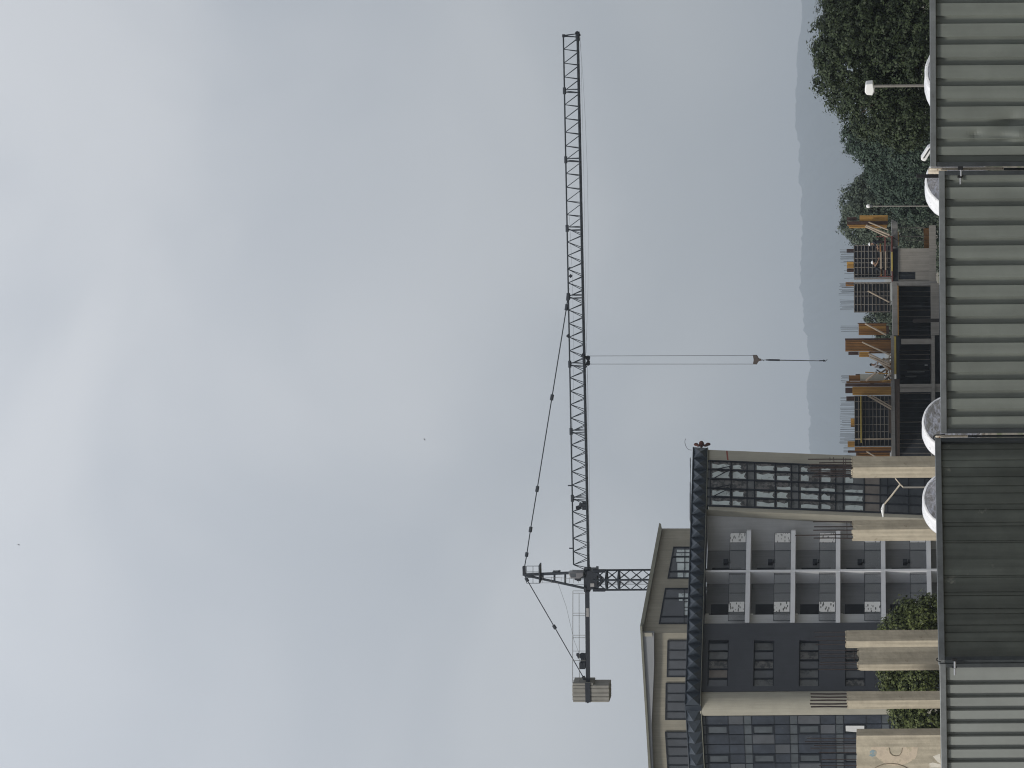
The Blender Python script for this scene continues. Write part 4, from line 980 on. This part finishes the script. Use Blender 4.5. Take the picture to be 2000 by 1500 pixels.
# ================================================================ PEOPLE
def person(label, pos, face, pose, top, bottom, helmet, height=1.72):
    """pose: joints as (forward, side, up); a skinned skeleton made into one mesh, coloured by the nearest bone"""
    f = Vector((math.cos(face), math.sin(face), 0)); sd = Vector((-math.sin(face), math.cos(face), 0))
    pos = Vector(pos)
    J = lambda p: f*p[0] + sd*p[1] + Vector((0,0,p[2]))
    V, E, Rr, reg = [], [], [], []
    def add(p, r, par, g):
        V.append(J(p)); Rr.append(r); reg.append(g)
        if par is not None: E.append((par, len(V)-1))
        return len(V)-1
    pel = add(pose['pelvis'], .135, None, 1)
    bel = add(pose['belly'], .125, pel, 0); ch = add(pose['chest'], .15, bel, 0); nk = add(pose['neck'], .06, ch, 2)
    hd0 = add(pose['chin'], .072, nk, 2); hd = add(pose['head'], .095, hd0, 2); tp = add(pose['crown'], .075, hd, 3)
    nose = add(tuple(np.add(pose['chin'],(.10,0,.045))), .016, hd0, 2)
    for s in (1,-1):
        k = 'L' if s > 0 else 'R'
        sh = add((pose['chest'][0], s*.19, pose['chest'][2]+.05), .062, ch, 0)
        el = add(pose['elbow'+k], .045, sh, 0 if pose.get('sleeve') else 2); wr = add(pose['wrist'+k], .030, el, 2)
        e, w = np.array(pose['elbow'+k]), np.array(pose['wrist'+k]); d = (w-e)/np.linalg.norm(w-e)
        palm = add(tuple(w+d*.07), .032, wr, 2)
        side = np.array((-d[2],0,d[0])) if abs(d[1]) < .9 else np.array((1,0,0)); curl = np.cross(d, side)
        for q_,(o_,ln) in enumerate(((-.030,.065),(-.010,.078),(.010,.073),(.030,.055))):
            kn = add(tuple(w+d*(.10+ln*.4)+side*o_), .010, palm, 2); add(tuple(w+d*(.10+ln*.8)+side*o_+curl*.02), .008, kn, 2)
        th_ = add(tuple(w+d*.07+side*.045), .011, palm, 2); add(tuple(w+d*.105+side*.06+curl*.015), .009, th_, 2)
        hp = add((pose['pelvis'][0], s*.10, pose['pelvis'][2]-.06), .092, pel, 1)
        kn = add(pose['knee'+k], .062, hp, 1); an = add(pose['ankle'+k], .042, kn, 1); add(tuple(np.add(pose['ankle'+k],(.16,0,-.05))), .038, an, 4)
    me = bpy.data.meshes.new('person_skin'); me.from_pydata([tuple(v) for v in V], E, [])
    o = bpy.data.objects.new('person_skin', me); COL.objects.link(o)
    sk = o.modifiers.new('skin','SKIN'); sk.use_smooth_shade = True
    for i, sv in enumerate(me.skin_vertices[0].data): sv.radius = (Rr[i],Rr[i]); sv.use_root = (i == 0)
    ss = o.modifiers.new('sub','SUBSURF'); ss.levels = 1; ss.render_levels = 1
    bpy.context.view_layer.update()
    ev = o.evaluated_get(bpy.context.evaluated_depsgraph_get()); nm = bpy.data.meshes.new_from_object(ev)
    bpy.data.objects.remove(o, do_unlink=True)
    mats = [top, bottom, M['skin'], M['hair'], M['black']]
    nm.materials.clear()
    for mt in mats: nm.materials.append(mt)
    seg = [(V[a], V[b], reg[b]) for a,b in E]
    for p in nm.polygons:
        best, g = 9, 0
        for a,b,r in seg:
            ab = b-a; t = max(0,min(1,(p.center-a).dot(ab)/max(1e-9,ab.length_squared))); d = (p.center-(a+ab*t)).length
            if d < best: best, g = d, r
        p.material_index = g; p.use_smooth = True
    nm.name = 'person'
    ob = bpy.data.objects.new('person', nm); COL.objects.link(ob); ob.location = pos; ROOT[ob.name] = pos
    tag(ob, label, 'person', 'workers on the unfinished building')
    hv = pos + J(pose['head'])
    for s in (.032,-.032):
        e = MB(); c = hv + f*.088 + sd*s; e.ball(c, .012,.012,.009, nu=6, nv=4); e.build('eye', M['black'], ob)
    if helmet:
        h = MB(); c = hv + Vector((0,0,.05)); n = 14; vs = []
        for j in range(5):
            ph = math.pi/2*j/4
            for i in range(n): vs.append(c + f*(.135*math.sin(ph)*math.cos(2*math.pi*i/n)) + sd*(.115*math.sin(ph)*math.sin(2*math.pi*i/n)) + Vector((0,0,.12*math.cos(ph))))
        for i in range(n): vs.append(c + f*((.19 if math.cos(2*math.pi*i/n) > .3 else .15)*math.cos(2*math.pi*i/n)) + sd*(.128*math.sin(2*math.pi*i/n)) + Vector((0,0,-.012)))
        fs = [(j*n+i, j*n+(i+1)%n, (j+1)*n+(i+1)%n, (j+1)*n+i) for j in range(5) for i in range(n)]
        h.add(vs, fs); h.build('hard_hat', M['helmet'], ob, smooth=True)
    else:
        h = MB(); h.ball(hv - f*.015 + Vector((0,0,.035)), .105,.098,.10, nu=12, nv=8); h.build('hair', M['hair'], ob, smooth=True)
    return ob
stoop = dict(pelvis=(0,0,.86), belly=(.05,0,1.00), chest=(.14,0,1.26), neck=(.20,0,1.42), chin=(.235,0,1.47), head=(.235,0,1.54), crown=(.225,0,1.63),
    elbowL=(.34,.24,1.06), elbowR=(.36,-.24,1.06), wristL=(.56,.16,.98), wristR=(.58,-.14,1.0), kneeL=(.12,.12,.46), kneeR=(.06,-.12,.46), ankleL=(.02,.12,.08), ankleR=(-.06,-.12,.08), sleeve=True)
bend = dict(pelvis=(-.20,0,.84), belly=(-.08,0,1.00), chest=(.16,0,1.16), neck=(.33,0,1.26), chin=(.40,0,1.27), head=(.42,0,1.34), crown=(.44,0,1.43),
    elbowL=(.42,.22,1.0), elbowR=(.44,-.22,1.0), wristL=(.62,.15,.92), wristR=(.66,-.12,.94), kneeL=(.02,.12,.45), kneeR=(-.06,-.12,.45), ankleL=(-.12,.12,.08), ankleR=(-.20,-.12,.08), sleeve=False)
sz = B.S(1741, 712, -.6)[1]
def at(py, t): p = B.PX(1741, py, t); return (p.x, p.y, sz)
person('bare-headed worker in a white shirt and dark trousers stooping between two column forms', at(717,-.45), R(-25), stoop, M['shirt_white'], M['trousers'], False)
person('worker in a white hard hat and black jacket bending before the railed black formwork panel', at(523,.12), R(-10), bend, M['shirt_dark'], M['shirt_dark'], True)
person('worker in a pale hard hat at the right end of the railed walkway', at(471,.1), R(200), stoop, M['shirt_dark'], M['trousers'], True)

# ================================================================ BIRDS
def bird(label, px, py, D, tilt):
    c = P(px, py, D); t = thing('bird', label, 'bird', c, 'small birds in the sky')
    m = MB(); m.ball(c, .11, .05, .045, nu=10, nv=6); m.ball(c+Vector((.11,0,.03)), .035,.03,.03, nu=8, nv=5); m.build('body', M['bird'], t, smooth=True)
    for s in (1,-1):
        u = Vector((math.cos(tilt)*.10, s*.20, abs(math.sin(tilt))*.12)); m = MB()
        a, b = c+Vector((.05,0,.02)), c+Vector((-.05,0,.02))
        m.prism([a, a+u, a+u*1.9+Vector((-.06,0,-.03)), b+u*.9, b], Vector((0,0,.012))); m.build('wing', M['bird'], t)
    m = MB(); m.prism([c+Vector((-.09,-.02,0)), c+Vector((-.20,-.04,0)), c+Vector((-.20,.04,0)), c+Vector((-.09,.02,0))], Vector((0,0,.01))); m.build('tail', M['bird'], t)
bird('tiny dark bird flying above the left half of the jib', 830, 858.5, 430, .5)
bird('tiny grey bird very high in the sky, above the counterweights', 37.5, 1064, 520, 1.2)

# ================================================================ TREES
def tree(name, label, blobs, leaf, size, nclump, nleaf, mt, group, trunk=None, crad=.42, seed=1, cat='tree', flat=.55):
    """blobs: (px, py, D, radius in photo px, vertical squash)"""
    rg = np.random.default_rng(seed)
    B0 = [(P(x,y,D), r*D/F, sq) for (x,y,D,r,sq) in blobs]
    cx = sum(b[0].x for b in B0[:3])/len(B0[:3]); cy = sum(b[0].y for b in B0[:3])/len(B0[:3])
    gz = ground_z(cy); org = Vector((cx,cy,gz))
    th = thing(name, label, cat, org, group)
    w = np.array([b[1]**2 for b in B0]); w = w/w.sum()
    pts, nor = [], []
    cc = []
    for _ in range(nclump):
        b = B0[rg.choice(len(B0), p=w)]
        d = rg.normal(size=3); d /= np.linalg.norm(d)
        rr = b[1]*(1 - abs(rg.normal(0,.17)) + .02*max(-1,min(1,rg.normal())))
        c = np.array(b[0]) + d*rr*np.array((1,1,b[2])); cc.append((c,d))
    cl = []
    for c,d in cc:
        n = rg.poisson(nleaf); s = crad*rg.uniform(.55,1.35)
        off = rg.normal(size=(n,3))*s*.52; off[:,2] *= .75
        pts.append(c+off); nn = off/s*1.5 + d*.8 + np.array((0,0,flat)) + rg.normal(size=(n,3))*.28
        nor.append(nn/np.linalg.norm(nn,axis=1,keepdims=True))
    pts = np.concatenate(pts); nor = np.concatenate(nor); n = len(pts)
    keep = pts[:,2] > gz+.2; pts, nor = pts[keep], nor[keep]; n = len(pts)
    a = np.cross(nor, rg.normal(size=(n,3))); a /= np.linalg.norm(a,axis=1,keepdims=True); b = np.cross(nor,a)
    sz_ = (size*rg.uniform(.6,1.4,(n,1)))
    tip = nor*sz_*rg.uniform(-.25,.25,(n,1))
    v = np.stack([pts-a*sz_, pts-b*sz_*.55+tip*.5, pts+a*sz_+tip, pts+b*sz_*.55+tip*.5], 1).reshape(-1,3) - np.array(org)
    me = bpy.data.meshes.new('crown'); me.vertices.add(4*n); me.vertices.foreach_set('co', v.ravel().astype(np.float32))
    me.loops.add(4*n); me.loops.foreach_set('vertex_index', np.arange(4*n,dtype=np.int32))
    me.polygons.add(n); me.polygons.foreach_set('loop_start', np.arange(0,4*n,4,dtype=np.int32)); me.polygons.foreach_set('loop_total', np.full(n,4,dtype=np.int32))
    me.materials.append(mt); me.update(); me.validate()
    o = bpy.data.objects.new('crown', me); COL.objects.link(o); o.parent = th; ROOT[o.name] = org
    m = MB(); r0 = trunk or .22
    low = min(b[0].z-b[1]*.3 for b in B0); top = Vector((cx,cy,max(gz+1.2,low+.5)))
    pr = org - Vector((0,0,.3)); sg = 4
    for i in range(sg):
        nx_ = org.lerp(top,(i+1)/sg) + Vector((rg.uniform(-.1,.1),rg.uniform(-.1,.1),0))*(i<sg-1); m.tube(pr, nx_, r0*(1-.12*i), 9, 0, r0*(1-.12*(i+1))); pr = nx_
    for b in B0:
        mid = top.lerp(b[0],.5)+Vector((0,0,.2)); m.tube(top, mid, r0*.5, 7, 0, r0*.3); m.tube(mid, b[0], r0*.3, 7, 0, r0*.1)
        for _ in range(3):
            d = Vector(rg.normal(size=3)).normalized()*b[1]*.8; m.tube(b[0], b[0]+d, r0*.12, 5, 0, .015)
    m.build('trunk', M['bark'], th)
TG = 'leafy trees at the right edge'
tree('broadleaf_tree', 'big dark green tree behind the white box-headed lamp', [(1695,90,132,112,1),(1668,145,132,84,1),(1688,40,133,92,1),(1712,205,131,74,1),(1765,235,130,62,1),(1785,120,131,100,1),(1770,20,132,110,1),(1700,-60,133,120,1),(1790,-120,133,120,1),(1800,190,131,60,1),(1795,40,131,70,1)], 0, .070, 5600, 27, M['leaf_big'], TG, .38, crad=.25, seed=3)
tree('broadleaf_tree', 'mid-green tree just left of the big dark tree', [(1684,268,205,40,1),(1716,292,204,46,1),(1745,262,203,50,1),(1775,290,202,52,1),(1815,280,202,55,1)], 0, .10, 1700, 24, M['leaf_mid'], TG, .3, crad=.32, seed=4)
tree('broadleaf_tree', 'low rounded pale green tree between two taller trees', [(1725,335,225,36,1),(1752,352,223,52,1),(1790,330,222,56,1),(1785,385,222,50,1),(1820,360,222,50,1)], 0, .10, 2000, 24, M['leaf_mid'], TG, .28, crad=.32, seed=5)
tree('broadleaf_tree', 'greyer tree behind the yellow column form and the thin lamp post', [(1683,400,262,46,1),(1676,440,262,38,1),(1700,372,261,38,1),(1715,425,260,58,1),(1700,470,262,34,1),(1770,440,260,60,1),(1800,400,259,60,1),(1815,480,262,55,1)], 0, .115, 2400, 22, M['leaf_far'], TG, .3, crad=.38, seed=6)
tree('shrub', 'small grey-green bush seen between the narrow black panel and the small column form', [(1712,622,262,24,1.0),(1728,630,262,22,1),(1738,618,262,26,1)], 0, .10, 240, 34, M['leaf_far'], None, .08, crad=.35, seed=7, cat='bush')
tree('shrub', 'small bush seen between the small column form and the largest brown column form', [(1727,655,263,15,1.0),(1735,660,263,16,1)], 0, .10, 120, 34, M['leaf_far'], None, .08, crad=.3, seed=8, cat='bush')
BG = 'olive green bushes among the concrete columns'
tree('shrub', 'olive bush with a ragged top beside the balconies, behind the twin concrete columns', [(1762,1238,130,46,1),(1790,1206,130,34,1),(1775,1192,130,22,1.1),(1805,1260,131,52,1),(1815,1190,130,28,1)], 0, .075, 700, 20, M['leaf_bush'], BG, .12, crad=.24, seed=9, cat='bush')
tree('shrub', 'olive bush between the shorter column and the column with five thick bars', [(1744,1312,130,30,1),(1752,1345,130,33,1),(1790,1330,130,46,1)], 0, .075, 520, 20, M['leaf_bush'], BG, .12, crad=.24, seed=10, cat='bush')
tree('shrub', 'olive bush between the round hotel pillar and the graffiti-painted wall', [(1768,1392,130,34,1),(1782,1425,130,36,1),(1810,1400,130,46,1),(1800,1460,131,50,1)], 0, .075, 640, 20, M['leaf_bush'], BG, .12, crad=.24, seed=11, cat='bush')

# ================================================================ AIR, SKY, SUN, CAMERA
hm = bpy.data.materials.new('haze_air'); hm.use_nodes = True; nt = hm.node_tree
nt.nodes.remove(nt.nodes['Principled BSDF'])
pv = nt.nodes.new('ShaderNodeVolumePrincipled'); pv.inputs['Color'].default_value = (.70,.785,.88,1); pv.inputs['Density'].default_value = HAZE; pv.inputs['Anisotropy'].default_value = .0
nt.links.new(pv.outputs[0], nt.nodes['Material Output'].inputs['Volume'])
m = MB(); m.hexa([(-6900,-38,-8.2),(6900,-38,-8.2),(6900,13900,-8.2),(-6900,13900,-8.2),(-6900,-38,430),(6900,-38,430),(6900,13900,430),(-6900,13900,430)])
hz_o = m.build('haze', hm); tag(hz_o, kind='stuff')

w = bpy.data.worlds.new('World'); SC.world = w; w.use_nodes = True
nt = w.node_tree; N = nt.nodes; L = nt.links; N.clear()
SUN_EL, SUN_AZ = R(38), math.atan2(-.62, -.50)     # sun behind the viewer's left shoulder: direction (-.62, -.50)
sky = N.new('ShaderNodeTexSky'); sky.sky_type = 'NISHITA'; sky.sun_disc = False; sky.sun_elevation = SUN_EL; sky.sun_rotation = math.atan2(-.62, -.50) % (2*math.pi)
b1 = N.new('ShaderNodeBackground'); b1.inputs['Strength'].default_value = .06; L.new(sky.outputs[0], b1.inputs['Color'])
tc = N.new('ShaderNodeTexCoord'); mp = N.new('ShaderNodeMapping'); mp.inputs['Scale'].default_value = (7.5,2.0,9.0); mp.inputs['Location'].default_value = (SKYX,.3,SKYZ)
L.new(tc.outputs['Generated'], mp.inputs['Vector'])
n1 = N.new('ShaderNodeTexNoise'); n1.inputs['Scale'].default_value = 1.25; n1.inputs['Detail'].default_value = 3.0; n1.inputs['Roughness'].default_value = .38; n1.inputs['Distortion'].default_value = .5
L.new(mp.outputs['Vector'], n1.inputs['Vector'])
cr = N.new('ShaderNodeValToRGB'); cr.color_ramp.interpolation = 'EASE'
cr.color_ramp.elements[0].position = .28; cr.color_ramp.elements[1].position = .70
cr.color_ramp.elements[0].color = (.294,.311,.337,1); cr.color_ramp.elements[1].color = (.368,.379,.397,1)
L.new(n1.outputs['Fac'], cr.inputs['Fac'])
sx_ = N.new('ShaderNodeSeparateXYZ'); L.new(tc.outputs['Generated'], sx_.inputs[0])
mr = N.new('ShaderNodeMapRange'); mr.inputs[1].default_value = 0.02; mr.inputs[2].default_value = .30; mr.inputs[3].default_value = .80; mr.inputs[4].default_value = 1.26
L.new(sx_.outputs['Z'], mr.inputs[0])
mr2 = N.new('ShaderNodeMapRange'); mr2.inputs[1].default_value = -.13; mr2.inputs[2].default_value = .13; mr2.inputs[3].default_value = 1.12; mr2.inputs[4].default_value = .95
L.new(sx_.outputs['X'], mr2.inputs[0])
mm = N.new('ShaderNodeMath'); mm.operation = 'MULTIPLY'; L.new(mr.outputs[0], mm.inputs[0]); L.new(mr2.outputs[0], mm.inputs[1])
mx0 = N.new('ShaderNodeMix'); mx0.data_type='RGBA'; mx0.blend_type='MULTIPLY'; mx0.inputs[0].default_value = 1
L.new(cr.outputs['Color'], mx0.inputs[6]); L.new(mm.outputs[0], mx0.inputs[7])
b2 = N.new('ShaderNodeBackground'); b2.inputs['Strength'].default_value = SKYS; L.new(mx0.outputs[2], b2.inputs['Color'])
ms = N.new('ShaderNodeMixShader'); ms.inputs[0].default_value = .92
L.new(b1.outputs[0], ms.inputs[1]); L.new(b2.outputs[0], ms.inputs[2])
wo = N.new('ShaderNodeOutputWorld'); L.new(ms.outputs[0], wo.inputs['Surface'])

sl = bpy.data.lights.new('sun', 'SUN'); sl.energy = SUNE; sl.angle = R(10); sl.color = (1.0,.95,.86)
so = bpy.data.objects.new('sun', sl); COL.objects.link(so)
sv = Vector((-.62*math.cos(SUN_EL)/math.hypot(.62,.5), -.50*math.cos(SUN_EL)/math.hypot(.62,.5), math.sin(SUN_EL)))
so.rotation_euler = sv.to_track_quat('Z','Y').to_euler(); so.location = (-40,-30,60)

cam = bpy.data.cameras.new('camera'); co = bpy.data.objects.new('camera', cam); COL.objects.link(co)
cam.sensor_fit = 'HORIZONTAL'; cam.sensor_width = 36; cam.lens = F/2000*36; cam.shift_x = -(VH-1000)/2000.0; cam.clip_start = .5; cam.clip_end = 40000
up = Vector((math.sin(ROLL),0,math.cos(ROLL))); rt = Vector((math.cos(ROLL),0,-math.sin(ROLL)))
mw = Matrix(((-up.x, rt.x, 0), (0,0,-1), (-up.z, rt.z, 0))).to_4x4(); mw.translation = (0,0,ZC)
co.matrix_world = mw
SC.camera = co
SC.render.engine = 'CYCLES'
SC.cycles.use_denoising = True; SC.cycles.max_bounces = 6; SC.cycles.volume_bounces = 0; SC.cycles.transparent_max_bounces = 8; SC.cycles.volume_max_steps = 64
SC.cycles.use_adaptive_sampling = True; SC.cycles.adaptive_threshold = .01
SC.view_settings.view_transform = 'Standard'; SC.view_settings.look = 'None'; SC.view_settings.exposure = EXPO; SC.view_settings.gamma = 1
SC.render.film_transparent = False
SC.cycles.filter_width = 1.1
